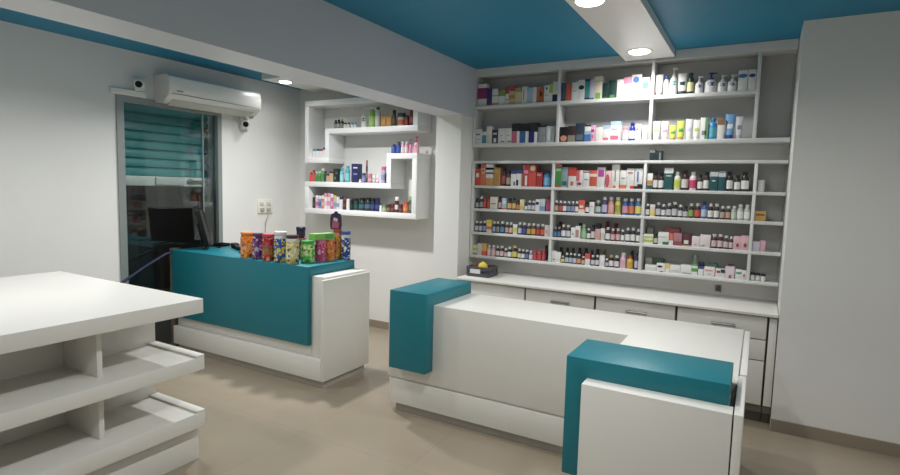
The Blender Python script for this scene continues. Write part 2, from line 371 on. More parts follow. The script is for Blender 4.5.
# ------------------------------------------------------------------ back counter: worktop and drawer cabinets
wt = tag(box('worktop', LAM, -2.275, .162, 4.125, YB-.002, .752, .772, None, .003), 'long white worktop under the wall shelving', 'worktop')
FYc = 4.16
units = [(-2.265, -1.64, 0), (-1.635, -1.058, 1), (-1.053, -.470, 1), (-.465, .105, 1), (.11, .162, 0)]
ulab = ['white base cabinet next to the pier, left of the drawer cabinets', 'white drawer cabinet under the worktop, nearest the pier', 'white drawer cabinet under the worktop, second of the three', 'white drawer cabinet at the right end of the worktop', 'narrow white filler cabinet at the far right end']
for (u0, u1, dr_), lab in zip(units, ulab):
    t = thing('drawer_cabinet' if dr_ else 'base_cabinet', lab, 'cabinet', ((u0+u1)/2, 4.4, 0)); a = At(t)
    a.box('carcass', GROOVE, u0, u1, FYc+.012, YB-.004, .08, .7515, 0)  # carcass coloured dark to paint shade into the gaps between fronts
    a.box('plinth', GROOVE, u0, u1, FYc+.06, YB-.01, 0, .08, 0)
    if dr_:
        for z0, z1 in ((.59, .742), (.445, .583), (.135, .438)):
            f = a.box('drawer_front', LAM, u0+.006, u1-.006, FYc-.004, FYc+.011, z0, z1, .002)
            hx = (u0+u1)/2+.02; hz = z1-.075-z0
            bm = bmesh.new()
            bm_tube(bm, [(-.075, -.03, 0), (.075, -.03, 0)], .009, 8)
            for s in (-.06, .06): bm_tube(bm, [(s, -.03, 0), (s, .0, 0)], .008, 8)
            obj('handle', bm, STEEL, f, (.02, -.0075, hz))
    else:
        a.box('cabinet_door', LAM, u0+.003, u1-.003, FYc-.004, FYc+.011, .135, .742, .002)
t = thing('wall_socket', 'tiny grey socket on the wall above the worktop', 'socket', (-.235, YB, .80))
bm = bmesh.new(); bm_box(bm, -.02, .02, -.012, 0, 0, .05, .003); obj('plate', bm, mat('socket_grey', '#83837f', .5), t)
bm = bmesh.new(); bm_box(bm, -.012, .012, -.03, -.012, .01, .035, .003); obj('plug', bm, mat('plug_dark', '#5a5a58', .5), t)

# crate with a yellow ball on the worktop
ZW = .772
cr = thing('plastic_crate', 'dark grey plastic crate on the left end of the worktop', 'crate', (-2.135, 4.36, ZW))
CRM = mat('dark_grey_crate', '#4b4a52', .5, noise=.1, scale=20); cw, cd, chh = .108, .10, .09
bm = bmesh.new(); bm_box(bm, -cw, cw, -cd, cd, 0, .006); obj('bottom', bm, CRM, cr)
bm = bmesh.new()
for s in (-1, 1):
    bm_box(bm, -cw, cw, s*cd-.004, s*cd+.004, .062, chh, .002); bm_box(bm, -cw, cw, s*cd-.003, s*cd+.003, .006, .03)
    for k in range(9): bm_box(bm, -cw+.004+k*.0245, -cw+.013+k*.0245, s*cd-.003, s*cd+.003, .03, .062)
    bm_box(bm, s*cw-.004, s*cw+.004, -cd, cd, .062, chh, .002); bm_box(bm, s*cw-.003, s*cw+.003, -cd, cd, .006, .03)
    for k in range(7): bm_box(bm, s*cw-.003, s*cw+.003, -cd+.005+k*.029, -cd+.015+k*.029, .03, .062)
obj('slatted_wall', bm, CRM, cr)
bm = bmesh.new(); bm_box(bm, -.07, .03, -cd-.0065, -cd-.0045, .03, .068); obj('paper_label', bm, mat('paper_white', '#cfd2d4', .6), cr)
bm = bmesh.new(); bmesh.ops.create_uvsphere(bm, u_segments=20, v_segments=12, radius=.045)
for f in bm.faces: f.smooth = True
bm_lathe(bm, [(.012, .038), (.006, .05)], 10)
tag(obj('lemon', bm, mat('yellow_peel', '#d8c23a', .5, noise=.1, scale=40, bump=.2), None, (-2.13, 4.36, ZW+.078)), 'round yellow fruit lying in the grey crate', 'fruit')
for i, (dx, dy, c, lab) in enumerate(((-.075, .02, '#7a3a2a', 'brown red small box in the grey crate, left of the yellow fruit'), (.07, .045, '#3a3030', 'black small box in the grey crate, right of the yellow fruit'))):
    tag(box('small_box', pm(c), -2.135+dx*.9-.03, -2.135+dx*.9+.025, 4.36+dy-.03, 4.36+dy+.03, ZW+.007, ZW+.098, None, .002), lab, 'box')

# ------------------------------------------------------------------ on the left counter: monitor, scanner, tray, hose
ZL = .927
mo = thing('computer_monitor', 'thin black monitor seen edge-on at the left end of the teal counter', 'monitor', (-4.50, 3.29, ZL))
bm = bmesh.new()
bm_tube(bm, [(-.13, -.05, .008), (-.03, 0, .03), (.09, .06, .008)], .008); bm_tube(bm, [(-.10, .09, .008), (-.02, .01, .03), (.07, -.1, .008)], .008)
obj('stand', bm, BLACKP, mo)
bm = bmesh.new(); bm_box(bm, -.02, .02, -.2, .2, .03, .37, .006); bm_box(bm, -.045, -.02, -.1, .1, .06, .25, .01)
bmesh.ops.rotate(bm, verts=bm.verts, cent=(0, 0, .03), matrix=Matrix.Rotation(math.radians(50), 3, 'Z') @ Matrix.Rotation(math.radians(-13), 3, 'Y'))
obj('screen_housing', bm, BLACKP, mo)
bs = thing('barcode_scanner', 'black handheld scanner lying on the teal counter left of the jars', 'scanner', (-4.27, 3.42, ZL), math.radians(-30))
bm = bmesh.new(); bm_box(bm, -.15, -.03, -.035, .035, .002, .045, .014); obj('head', bm, BLACKP, bs)
bm = bmesh.new(); bm_box(bm, -.04, .16, -.02, .02, .002, .034, .01); obj('grip', bm, BLACKP, bs)
bm = bmesh.new(); bm_tube(bm, [(.16, 0, .015), (.25, .02, .006), (.34, -.03, .006), (.42, 0, .006)], .005); obj('cord', bm, BLACKP, bs)

# post, tray and hose beyond the left end of the counter
tag(box('wooden_post', mat('grey_brown_wood', '#6f655a', .7, noise=.2, scale=12), -4.725, -4.66, 3.04, 3.12, 0, .93, None, .004), 'grey-brown wooden post beside the left end of the teal counter', 'post')
bm = bmesh.new(); pts = [(-4.64, 3.10, .90), (-4.64, 2.95, .89), (-4.62, 2.75, .80), (-4.6, 2.45, .64), (-4.55, 2.15, .48), (-4.5, 1.9, .36), (-4.45, 1.6, .2), (-4.4, 1.3, .02)]
bm_tube(bm, pts, .013); tag(obj('blue_hose', bm, mat('navy_hose', '#121a38', .5, noise=.1, scale=20)), 'dark blue hose hanging from the wooden post down towards the left', 'hose')
kb = thing('keyboard_tray', 'black flat tray at the far left end of the teal counter', 'tray', (-4.60, 3.47, ZL))
bm = bmesh.new(); bm_box(bm, -.02, .1, -.04, .06, 0, .012, .003); obj('tray_base', bm, BLACKP, kb)
bm = bmesh.new(); bm_tube(bm, [(-.02, -.04, .02), (-.02, .06, .02), (.1, .06, .02), (.1, -.04, .02), (-.02, -.04, .02)], .008); obj('rim', bm, BLACKP, kb)

ROWS=[
('top shelf, left bay',2.317,4.54,[
('c', -2.284, 0.09, 0.198, 0.0, '#9a2272', ((0.82, 1, '#e8e6e2'), (0, 0.32, '#e8e6e2')), 'magenta and white carton'),
('c', -2.21, 0.05, 0.146, 0.0, '#4b2f78', ((0.0, 0.12, '#9a2272'),), 'purple carton'),
('c', -2.153, 0.06, 0.147, 0.0, '#e8e6e2', ((0, 0.14, '#e58fb0'), (0.55, 0.6, '#7f8c92')), 'white carton with pink base'),
('c', -2.086, 0.066, 0.129, 0.0, '#e8e6e2', ((0.6, 1, '#8aa03c'),), 'white carton with olive green top'),
('c', -2.032, 0.033, 0.126, 0.0, '#e8e6e2', ((0.75, 1, '#c42a22'), (0.3, 0.36, '#c98a25')), 'narrow white carton with red top'),
('c', -1.987, 0.056, 0.16, 0.0, '#dcb880', ((0.72, 1, '#b83a30'), (0.3, 0.5, '#c98a25')), 'cream and orange carton with red top'),
('c', -1.926, 0.06, 0.14, 0.0, '#ddcf9c', ((0.75, 1, '#b0a050'),), 'pale yellow carton'),
('c', -1.867, 0.05, 0.149, 0.0, '#e8e6e2', ((0.3, 0.45, 0.2, 0.8, '#7f8c92'),), 'white carton with grey stripe'),
('c', -1.816, 0.044, 0.133, 0.0, '#a9c6de', (), 'pale blue carton'),
('c', -1.766, 0.053, 0.135, 0.0, '#e8e6e2', ((0.75, 1, 0, 1, '#e0702a'),), 'white carton with orange edge'),
('c', -1.712, 0.049, 0.126, 0.0, '#d0601c', ((0.3, 0.7, 0.4, 0.75, '#3a2018'),), 'orange carton'),
('c', -1.661, 0.047, 0.143, 0.0, '#e8e6e2', ((0.35, 0.6, 0.75, 0.9, '#1c1c20'), (0.2, 0.7, 0.4, 0.44, '#7f8c92')), 'white carton with black mark'),
('c', -1.623, 0.028, 0.154, 0.0, '#e8e6e2', ((0.5, 1, '#a8c83a'),), 'narrow lime and white carton'),
('c', -1.585, 0.044, 0.17, 0.0, '#e8e6e2', ((0, 0.36, '#20265c'),), 'tall white carton with navy base'),
]),
('top shelf, middle bay',2.317,4.54,[
('c', -1.514, 0.041, 0.153, 0.0, '#3c5a74', ((0.0, 0.1, '#20265c'),), 'slate blue carton'),
('c', -1.467, 0.044, 0.15, 0.0, '#d8552c', (), 'orange red carton'),
('c', -1.414, 0.053, 0.151, 0.0, '#e8e6e2', ((0.2, 0.8, 0.5, 0.54, '#7f8c92'),), 'plain white carton'),
('c', -1.358, 0.058, 0.166, 0.0, '#e8e6e2', ((0.1, 0.9, 0.52, 0.74, '#123c36'),), 'white carton with dark green oval'),
('c', -1.308, 0.04, 0.168, 0.0, '#1f9a9a', ((0.9, 1, '#20265c'), (0, 0.1, '#20265c')), 'teal carton with navy ends'),
('c', -1.269, 0.035, 0.161, 0.0, '#c9c2dc', ((0, 0.08, '#20265c'),), 'pale lilac carton'),
('c', -1.218, 0.066, 0.185, 0.0, '#e6dcc0', ((0.2, 0.8, 0.02, 0.28, '#7ab648'), (0, 1, 0.78, 0.8, '#7f8c92')), 'cream carton with green leaf print'),
('c', -1.157, 0.048, 0.127, 0.0, '#123c36', ((0.2, 0.8, 0.06, 0.12, '#3f8f3c'),), 'short dark green carton'),
('c', -1.101, 0.062, 0.143, 0.0, '#123c36', ((0.2, 0.8, 0.05, 0.2, '#3f8f3c'),), 'tall dark green carton'),
('c', -1.039, 0.053, 0.147, 0.0, '#e8e6e2', ((0.2, 0.8, 0.3, 0.33, '#7f8c92'),), 'white carton'),
('c', -0.983, 0.058, 0.159, 0.0, '#e8e6e2', ((0.68, 1, '#e58fb0'),), 'white carton with pink top'),
('c', -0.913, 0.075, 0.177, 0.0, '#e8e6e2', ((0.12, 0.8, 0.62, 0.9, '#3a6ab8'),), 'tall white carton with round blue emblem'),
('c', -0.841, 0.059, 0.148, 0.0, '#e8e6e2', ((0.1, 0.8, 0.42, 0.76, '#2fc4cc'),), 'white carton with turquoise square'),
]),
('top shelf, right bay',2.317,4.54,[
('t', -0.754, 0.059, 0.165, 0.0, '#e8e6e2', '#e58fb0', '#e58fb0', 'white tube with pink cap'),
('b', -0.699, 0.045, 0.149, 0.0, '#e8e6e2', '#e8e6e2', '#2a66b4', 'white bottle with blue cap'),
('p', -0.647, 0.056, 0.208, 0.0, '#e8e6e2', '#22b0a4', '#e8e6e2', 'tall white pump bottle with teal band'),
('t', -0.578, 0.069, 0.163, 0.0, '#e8e6e2', '#123c36', '#123c36', 'white tube with dark green cap'),
('b', -0.517, 0.048, 0.159, 0.0, '#123c36', '#e6e59a', '#1c1c20', 'dark green bottle with pale yellow label'),
('p', -0.457, 0.056, 0.128, 0.0, '#e8e6e2', '#2a4a9a', '#e8e6e2', 'small white pump bottle with blue label'),
('p', -0.378, 0.084, 0.151, 0.0, '#e8e6e2', '#2a4a9a', '#2a3a8a', 'large white pump bottle with blue pump'),
('p', -0.298, 0.062, 0.125, 0.0, '#e8e6e2', '#2a4a9a', '#e8e6e2', 'white pump bottle with blue label'),
('p', -0.233, 0.062, 0.123, 0.0, '#e8e6e2', '#2a4a9a', '#e8e6e2', 'white pump bottle with blue label'),
('c', -0.164, 0.062, 0.148, 0.0, '#e8e6e2', ((0.0, 0.95, 0.62, 0.82, '#2a78b0'),), 'tall white carton with blue oval'),
('c', -0.105, 0.049, 0.148, 0.0, '#e8e6e2', ((0.05, 0.9, 0.62, 0.8, '#2a5a9a'),), 'narrow tall white carton with blue oval'),
]),
('second shelf, left bay',1.971,4.54,[
('c', -2.33, 0.063, 0.133, 0.0, '#e8e6e2', ((0.0, 0.7, 0.6, 0.7, '#4f88a8'), (0.2, 0.8, 0.3, 0.34, '#7f8c92')), 'white carton with blue print'),
('c', -2.271, 0.048, 0.112, 0.0, '#e8e6e2', ((0.0, 0.9, 0.05, 0.7, '#2f95a4'),), 'small white carton with teal block'),
('c', -2.216, 0.052, 0.157, 0.0, '#dcd8cc', ((0.55, 1, '#e6e2d8'),), 'cream carton'),
('c', -2.157, 0.06, 0.123, 0.0, '#3a3a44', ((0.3, 0.7, 0.08, 0.4, '#e8e6e2'), (0.2, 0.8, 0.65, 0.8, '#c9c2dc')), 'charcoal carton with white spot'),
('c', -2.091, 0.064, 0.136, 0.0, '#e8e6e2', ((0.5, 0.95, 0.1, 0.16, '#1c1c20'), (0.3, 0.7, 0.5, 0.54, '#7f8c92')), 'white carton with black mark'),
('c', -2.017, 0.069, 0.134, 0.0, '#e8e6e2', ((0.5, 0.95, 0.1, 0.16, '#1c1c20'), (0.3, 0.7, 0.5, 0.54, '#7f8c92')), 'white carton with black mark'),
('c', -1.937, 0.075, 0.175, 0.0, '#e8e6e2', ((0.6, 1, '#1c1c20'), (0, 0.66, 0, 0.6, '#d4628c')), 'black and pink carton'),
('c', -1.854, 0.076, 0.171, 0.0, '#e8e6e2', ((0.6, 1, '#1c1c20'), (0, 0.66, 0, 0.6, '#1f6ab4')), 'black and blue carton'),
('c', -1.77, 0.077, 0.173, 0.0, '#e8e6e2', ((0.55, 1, '#1c1c20'), (0, 0.64, 0, 0.55, '#241f80')), 'black and navy carton'),
('c', -1.691, 0.068, 0.148, 0.0, '#9a9aa2', ((0.42, 0.46, '#7f8c92'), (0.9, 1, '#1c1c20')), 'grey carton'),
('c', -1.613, 0.078, 0.141, 0.0, '#c4cac8', ((0.15, 0.55, 0.08, 0.9, '#dfe6e2'), (0.55, 0.6, 0.15, 0.8, '#7f8c92')), 'pale grey carton with oval print'),
]),
('second shelf, middle bay',1.971,4.54,[
('c', -1.493, 0.072, 0.129, 0.0, '#181414', ((0.12, 0.9, 0.06, 0.45, '#e08a64'),), 'black carton with peach swoosh'),
('c', -1.424, 0.062, 0.136, 0.0, '#3a2a28', ((0, 0.42, '#8d8478'),), 'dark brown carton'),
('c', -1.353, 0.078, 0.156, 0.0, '#2c3a48', ((0.15, 0.85, 0.1, 0.4, '#5a6a78'),), 'tall charcoal carton'),
('c', -1.287, 0.05, 0.136, 0.0, '#e8e6e2', ((0, 0.45, '#2a72b4'), (0.45, 0.65, '#9ac0e0'), (0.93, 1, '#1c1c20')), 'white and blue carton'),
('c', -1.243, 0.034, 0.135, 0.0, '#eaaccc', ((0.1, 0.8, 0.6, 0.75, '#9a2272'), (0.2, 0.7, 0.2, 0.4, '#d0609a')), 'pink carton'),
('c', -1.192, 0.06, 0.116, 0.0, '#e8e0d8', (), 'pale cream carton'),
('c', -1.13, 0.063, 0.128, 0.0, '#e8e6e2', ((0.8, 1, '#a9c6de'), (0.05, 0.75, 0.08, 0.24, '#e0608c')), 'white carton with pink bar'),
('c', -1.057, 0.08, 0.159, 0.0, '#e8e6e2', ((0.82, 1, '#a9c6de'), (0.0, 0.78, 0.08, 0.28, '#e0608c'), (0.1, 0.7, 0.6, 0.64, '#7f8c92')), 'larger white carton with pink bar'),
('b', -0.983, 0.054, 0.117, 0.0, '#eaa2bc', '#e8e6e2', '#eaa2bc', 'pink bottle'),
('b', -0.93, 0.049, 0.148, 0.0, '#1a2fa0', '#e8e6e2', '#1a2fa0', 'tall bright blue bottle'),
('c', -0.878, 0.042, 0.132, 0.0, '#e8e6e2', ((0.1, 0.5, 0.65, 0.75, '#3a9ac0'),), 'white carton with blue mark'),
('c', -0.828, 0.041, 0.119, 0.0, '#e8e6e2', ((0.0, 0.12, '#e6dcc0'),), 'plain white carton'),
]),
('second shelf, right bay',1.971,4.54,[
('t', -0.744, 0.06, 0.151, 0.0, '#e8e6e2', '#b8cc60', '#e8e6e2', 'white tube with green mark'),
('t', -0.682, 0.058, 0.148, 0.0, '#f0dcdc', '#e58fb0', '#e8e6e2', 'pale pink tube'),
('t', -0.621, 0.053, 0.115, 0.0, '#c8d838', '#3f8f3c', '#c79a3c', 'short lime tube with gold cap'),
('t', -0.566, 0.056, 0.147, 0.0, '#c8d838', '#3f8f3c', '#c79a3c', 'tall lime tube with gold cap'),
('t', -0.506, 0.05, 0.158, 0.0, '#e8e6e2', '#c9c2dc', '#e8e6e2', 'plain white tube'),
('t', -0.453, 0.051, 0.15, 0.0, '#e8e6dc', '#a8c83a', '#e8e6e2', 'cream white tube'),
('c', -0.4, 0.052, 0.163, 0.0, '#e8e6e2', ((0.6, 0.95, 0.0, 1, '#5aa060'), (0.2, 0.8, 0.2, 0.4, '#7f8c92')), 'white carton with green top'),
('b', -0.343, 0.058, 0.158, 0.0, '#1d8cc8', '#3fb0c4', '#1d8cc8', 'bright blue bottle'),
('c', -0.287, 0.043, 0.146, 0.0, '#e8e6e2', ((0.72, 1, '#9a6a3a'),), 'white carton with brown top'),
('t', -0.227, 0.068, 0.183, 0.0, '#6aa4d8', '#e8e6e2', '#2a4a94', 'tall blue tube with dark blue cap'),
('t', -0.165, 0.049, 0.163, 0.0, '#d0d2d4', '#7f8c92', '#c0c2c4', 'pale grey tube'),
]),
('top of the lower unit',1.815,4.54,[
('c', -0.761, 0.04, 0.089, 0.0, '#22343a', ((0.7, 1, '#a5a5a5'),), 'dark teal small carton'),
('c', -0.713, 0.052, 0.076, 0.0, '#1e2c32', ((0.55, 0.8, 0.1, 0.8, '#7f8c92'),), 'black small carton'),
]),
('third shelf, left bay',1.586,4.54,[
('c', -2.303, 0.055, 0.152, 0.0, '#d43a20', ((0.2, 0.7, 0.5, 0.75, '#e8e6e2'),), 'red orange carton'),
('c', -2.247, 0.057, 0.197, 0.0, '#d86a30', ((0.15, 0.85, 0.55, 0.82, '#e8c0a0'), (0.35, 0.65, 0.62, 0.75, '#e0702a')), 'orange carton with pale ring'),
('c', -2.182, 0.07, 0.205, 0.0, '#d09a4c', ((0.36, 1, '#e2e6ee'), (0.74, 0.84, '#6a90c8'), (0.55, 0.62, '#6a90c8')), 'mustard carton with blue striped top'),
('c', -2.108, 0.069, 0.166, 0.0, '#c8943c', ((0.3, 0.7, 0.3, 0.5, '#c98a25'),), 'mustard yellow carton'),
('b', -2.046, 0.048, 0.166, 0.0, '#4a1616', '#a04a50', '#1c1c20', 'maroon bottle with pink label'),
('b', -1.996, 0.047, 0.141, 0.0, '#4a1616', '#a89a80', '#1c1c20', 'maroon bottle with tan label'),
('c', -1.942, 0.05, 0.141, 0.0, '#e8e6e2', ((0.78, 1, '#32447c'), (0.55, 0.8, 0.05, 0.3, '#20265c')), 'white carton with navy top'),
('c', -1.886, 0.056, 0.146, 0.0, '#e8e6e2', ((0.78, 1, '#32447c'), (0.0, 0.35, 0.05, 0.4, '#20265c'), (0.85, 1, 0, 0.8, '#c98a25')), 'white carton with navy top'),
('c', -1.825, 0.055, 0.193, 0.0, '#c8323a', ((0.2, 0.9, 0.6, 0.75, '#e58fb0'), (0.4, 0.75, 0.05, 0.5, '#e8e6e2')), 'red carton with white figure'),
('c', -1.763, 0.067, 0.193, 0.0, '#e04030', ((0.62, 1, '#c83a30'), (0.2, 0.9, 0.72, 0.95, '#e8dcb0')), 'bright red carton with cream emblem'),
('c', -1.697, 0.052, 0.126, 0.0, '#b42a24', ((0.1, 0.8, 0.75, 0.9, '#e58fb0'),), 'short red carton'),
('b', -1.633, 0.066, 0.147, 0.0, '#2c8ccc', '#7ac0e8', '#1a3a6c', 'blue bottle'),
]),
('third shelf, middle bay',1.586,4.54,[
('c', -1.527, 0.055, 0.204, 0.0, '#3f8f3a', ((0.88, 1, '#c87070'), (0, 0.06, '#c42a22'), (0.1, 0.9, 0.7, 0.82, '#a8d088')), 'green carton with red top'),
('c', -1.469, 0.055, 0.172, 0.0, '#8fa4a8', ((0.1, 0.9, 0.1, 0.3, '#1f6a70'),), 'grey carton with teal print'),
('c', -1.401, 0.068, 0.169, 0.0, '#e8e6e2', ((0.58, 1, '#d8382a'), (0.3, 0.7, 0.1, 0.3, '#d86a60')), 'red and white carton'),
('c', -1.337, 0.055, 0.147, 0.0, '#ecd2d2', ((0.0, 0.5, 0.4, 1, '#d8606a'), (0.2, 0.8, 0.15, 0.3, '#6a4a50')), 'pink and red carton'),
('c', -1.28, 0.053, 0.143, 0.0, '#e8e6e2', ((0.9, 0.96, '#1c1c20'), (0.2, 0.8, 0.45, 0.52, '#6a9ad0')), 'white carton with blue text'),
('c', -1.221, 0.06, 0.148, 0.0, '#d8543c', ((0.64, 0.8, '#f0d8c8'), (0, 0.1, '#f0d8c8')), 'coral red carton with white stripe'),
('c', -1.157, 0.064, 0.173, 0.0, '#e8e6e2', ((0.12, 0.88, 0.55, 0.88, '#c43aa0'),), 'white carton with magenta square'),
('c', -1.096, 0.05, 0.146, 0.0, '#ecb8bc', ((0.0, 0.7, 0.05, 0.8, '#cc5060'),), 'pink carton with red oval'),
('c', -1.039, 0.061, 0.197, 0.0, '#f0ece2', ((0.4, 0.55, 0.3, 0.75, '#7f8c92'), (0.2, 0.6, 0.02, 0.12, '#e0702a')), 'tall cream carton'),
('c', -0.977, 0.051, 0.15, 0.0, '#e8e6e2', ((0, 0.2, '#e0702a'), (0.2, 0.8, 0.55, 0.6, '#7f8c92')), 'white carton with orange base'),
('c', -0.92, 0.06, 0.165, 0.0, '#e8e6e2', ((0.15, 0.8, 0.75, 0.82, '#c87a7a'), (0.5, 1, 0, 0.15, '#c42a22')), 'white carton with red print'),
('c', -0.856, 0.062, 0.165, 0.0, '#e8e6e2', ((0.3, 0.5, 0.35, 0.85, '#6a6ac8'), (0, 1, 0.0, 0.14, '#1c1c20'), (0.4, 1, 0.14, 0.24, '#1c1c20')), 'white carton with blue text and black corner'),
]),
('third shelf, right bay',1.586,4.54,[
('c', -0.768, 0.039, 0.127, 0.0, '#e8e6e2', ((0, 0.25, '#0f5a62'), (0.3, 0.55, '#c98a25')), 'white and orange carton with teal base'),
('b', -0.728, 0.038, 0.135, 0.0, '#3a2018', '#e8e6e2', '#1c1c20', 'small dark bottle with white label'),
('b', -0.685, 0.043, 0.132, 0.0, '#3a2018', '#e8e6e2', '#1c1c20', 'dark bottle with white label'),
('c', -0.631, 0.065, 0.169, 0.0, '#11575c', ((0.76, 1, '#e8e6e2'), (0.2, 0.8, 0.62, 0.66, '#e8e6e2')), 'tall teal carton with white top'),
('b', -0.567, 0.051, 0.141, 0.0, '#e4e2c8', '#c8d430', '#e8e6e2', 'white bottle with yellow green band'),
('b', -0.512, 0.053, 0.153, 0.0, '#3a2018', '#d8d0d0', '#1c1c20', 'tall brown bottle with black dropper'),
('b', -0.455, 0.053, 0.142, 0.0, '#e8ccd8', '#d4325c', '#e8e6e2', 'pale pink bottle with red band'),
('b', -0.403, 0.039, 0.121, 0.0, '#3a2018', '#e8e6e2', '#1c1c20', 'small dark bottle with white label'),
('b', -0.362, 0.043, 0.143, 0.0, '#3a2018', '#e8e6e2', '#1c1c20', 'dark bottle with white label'),
('c', -0.309, 0.054, 0.141, 0.0, '#11575c', ((0.76, 1, '#c8d0d0'), (0.3, 0.7, 0.5, 0.56, '#e8e6e2')), 'teal carton with white top'),
('c', -0.255, 0.046, 0.149, 0.0, '#11575c', ((0.7, 0.9, '#c8d0d0'), (0.9, 1, '#7f8c92')), 'narrow teal carton with white band'),
('b', -0.204, 0.048, 0.145, 0.0, '#241a1a', '#e8e6e2', '#1c1c20', 'dark brown bottle with white label'),
('b', -0.152, 0.043, 0.124, 0.0, '#241a1a', '#e8e6e2', '#1c1c20', 'short brown bottle with white label'),
('b', -0.103, 0.053, 0.145, 0.0, '#241a1a', '#e8e6e2', '#1c1c20', 'broad brown bottle with white label'),
]),
('third shelf, end bay',1.586,4.54,[
('j', 0.001, 0.048, 0.085, 0.0, '#e8e6e2', '#e8e6e2', '#e8e6e2', 'white jar'),
]),
('fourth shelf, left bay',1.373,4.54,[
('b', -2.305, 0.044, 0.095, 0.0, '#1c1c20', '#a5a5a5', '#1c1c20', 'black bottle with grey label'),
('b', -2.261, 0.041, 0.111, 0.0, '#1c1c20', '#a5a5a5', '#e8e6e2', 'black bottle with white cap'),
('b', -2.224, 0.031, 0.113, 0.0, '#b02c22', '#c84a38', '#8a2018', 'red bottle'),
('b', -2.189, 0.034, 0.113, 0.0, '#b02c22', '#c84a38', '#8a2018', 'red bottle'),
('c', -2.131, 0.075, 0.111, 0.0, '#e8e2d4', ((0.1, 0.8, 0.4, 0.46, '#1c1c20'),), 'cream carton with black text'),
('b', -2.071, 0.037, 0.115, 0.0, '#1c1c20', '#d8a8b0', '#1c1c20', 'black bottle with pink label'),
('c', -2.026, 0.045, 0.103, 0.0, '#a8bcc8', ((0, 0.1, '#c42a22'), (0.2, 0.8, 0.5, 0.8, '#d0dce4')), 'pale blue carton with red base'),
('b', -1.976, 0.047, 0.105, 0.0, '#3a2018', '#dcb860', '#1c1c20', 'brown bottle with yellow label'),
('b', -1.931, 0.037, 0.107, 0.0, '#3a2018', '#dcb860', '#1c1c20', 'brown bottle with yellow label'),
('b', -1.891, 0.038, 0.086, 0.0, '#3a2018', '#d88a3a', '#1c1c20', 'brown bottle with orange label'),
('c', -1.851, 0.038, 0.097, 0.0, '#e0d49c', ((0, 0.4, '#c8b468'),), 'pale yellow carton'),
('b', -1.815, 0.028, 0.072, 0.0, '#1c1c20', '#e8e6e2', '#1c1c20', 'short black bottle with white label'),
('b', -1.782, 0.036, 0.089, 0.0, '#1c1c20', '#c8ccd8', '#e8e6e2', 'black bottle with pale label'),
('b', -1.744, 0.037, 0.087, 0.0, '#1c1c20', '#c8ccd0', '#e8e6e2', 'black bottle with pale label'),
('c', -1.703, 0.039, 0.101, 0.0, '#e8e6e2', ((0.1, 0.8, 0.55, 0.8, '#20265c'),), 'white carton with navy square'),
('c', -1.657, 0.045, 0.107, 0.0, '#c4ccd0', ((0, 0.4, '#7a9cc0'),), 'pale blue grey carton'),
('b', -1.609, 0.045, 0.129, 0.0, '#b4285c', '#c84a78', '#8a1a48', 'magenta bottle'),
]),
('fourth shelf, middle bay',1.373,4.54,[
('b', -1.537, 0.038, 0.099, 0.0, '#3a2018', '#c8a888', '#e8e6e2', 'dark bottle with tan label'),
('b', -1.498, 0.035, 0.097, 0.0, '#3a2018', '#c84a3a', '#e8e6e2', 'dark bottle with red label'),
('b', -1.462, 0.035, 0.097, 0.0, '#3a2018', '#e8e6e2', '#e8e6e2', 'dark bottle with white label'),
('b', -1.424, 0.036, 0.097, 0.0, '#1c1c20', '#8a98c0', '#e8e6e2', 'dark bottle with blue label'),
('b', -1.387, 0.034, 0.096, 0.0, '#1c1c20', '#8a98c0', '#e8e6e2', 'dark bottle with blue label'),
('b', -1.352, 0.032, 0.097, 0.0, '#1c1c20', '#e8e6e2', '#e8e6e2', 'dark bottle with white label'),
('c', -1.309, 0.052, 0.108, 0.0, '#d85434', ((0, 0.3, '#e8d0c4'), (0.2, 0.8, 0.4, 0.6, '#e8e6e2')), 'orange red carton'),
('b', -1.262, 0.037, 0.093, 0.0, '#1c1c20', '#e8e6e2', '#1c1c20', 'black bottle with white label'),
('c', -1.221, 0.04, 0.109, 0.0, '#e8e6e2', ((0.9, 1, '#1c1c20'), (0.3, 0.7, 0.5, 0.6, '#e58fb0')), 'white carton'),
('b', -1.173, 0.05, 0.111, 0.0, '#1c1c20', '#a8c4bc', '#e8e6e2', 'black bottle with pale green label'),
('b', -1.119, 0.049, 0.14, 0.0, '#54417c', '#c0b8d4', '#e8e6e2', 'purple bottle with white cap'),
('b', -1.066, 0.049, 0.142, 0.0, '#dc8a80', '#e8a8a0', '#e8e6e2', 'salmon pink bottle with white cap'),
('b', -1.011, 0.05, 0.143, 0.0, '#d0c82c', '#a8a838', '#e8e6e2', 'yellow bottle with white cap'),
('b', -0.952, 0.05, 0.134, 0.0, '#2a5aa8', '#e098a8', '#e8e6e2', 'blue bottle with pink label'),
('b', -0.903, 0.047, 0.136, 0.0, '#2a5aa8', '#e87838', '#e8e6e2', 'blue bottle with orange label'),
('b', -0.849, 0.051, 0.138, 0.0, '#3a6ab0', '#ecd850', '#e8e6e2', 'blue bottle with yellow label'),
]),
('fourth shelf, right bay',1.373,4.54,[
('b', -0.774, 0.033, 0.098, 0.0, '#1c1c20', '#e8e6e2', '#e8e6e2', 'dark bottle with white label'),
('c', -0.736, 0.034, 0.093, 0.0, '#e4d8a8', ((0.75, 1, '#e8e6e2'), (0, 0.3, '#e2c53a')), 'cream and yellow carton'),
('b', -0.694, 0.042, 0.112, 0.0, '#1c1c20', '#c8c8cc', '#e8e6e2', 'dark bottle with grey label'),
('b', -0.654, 0.032, 0.099, 0.0, '#1c1c20', '#e8e6e2', '#e8e6e2', 'dark bottle with white label'),
('b', -0.615, 0.041, 0.109, 0.0, '#1c1c20', '#c8c8cc', '#e8e6e2', 'dark bottle with grey label'),
('b', -0.573, 0.043, 0.12, 0.0, '#1c1c20', '#c8c8cc', '#e8e6e2', 'dark bottle with grey label'),
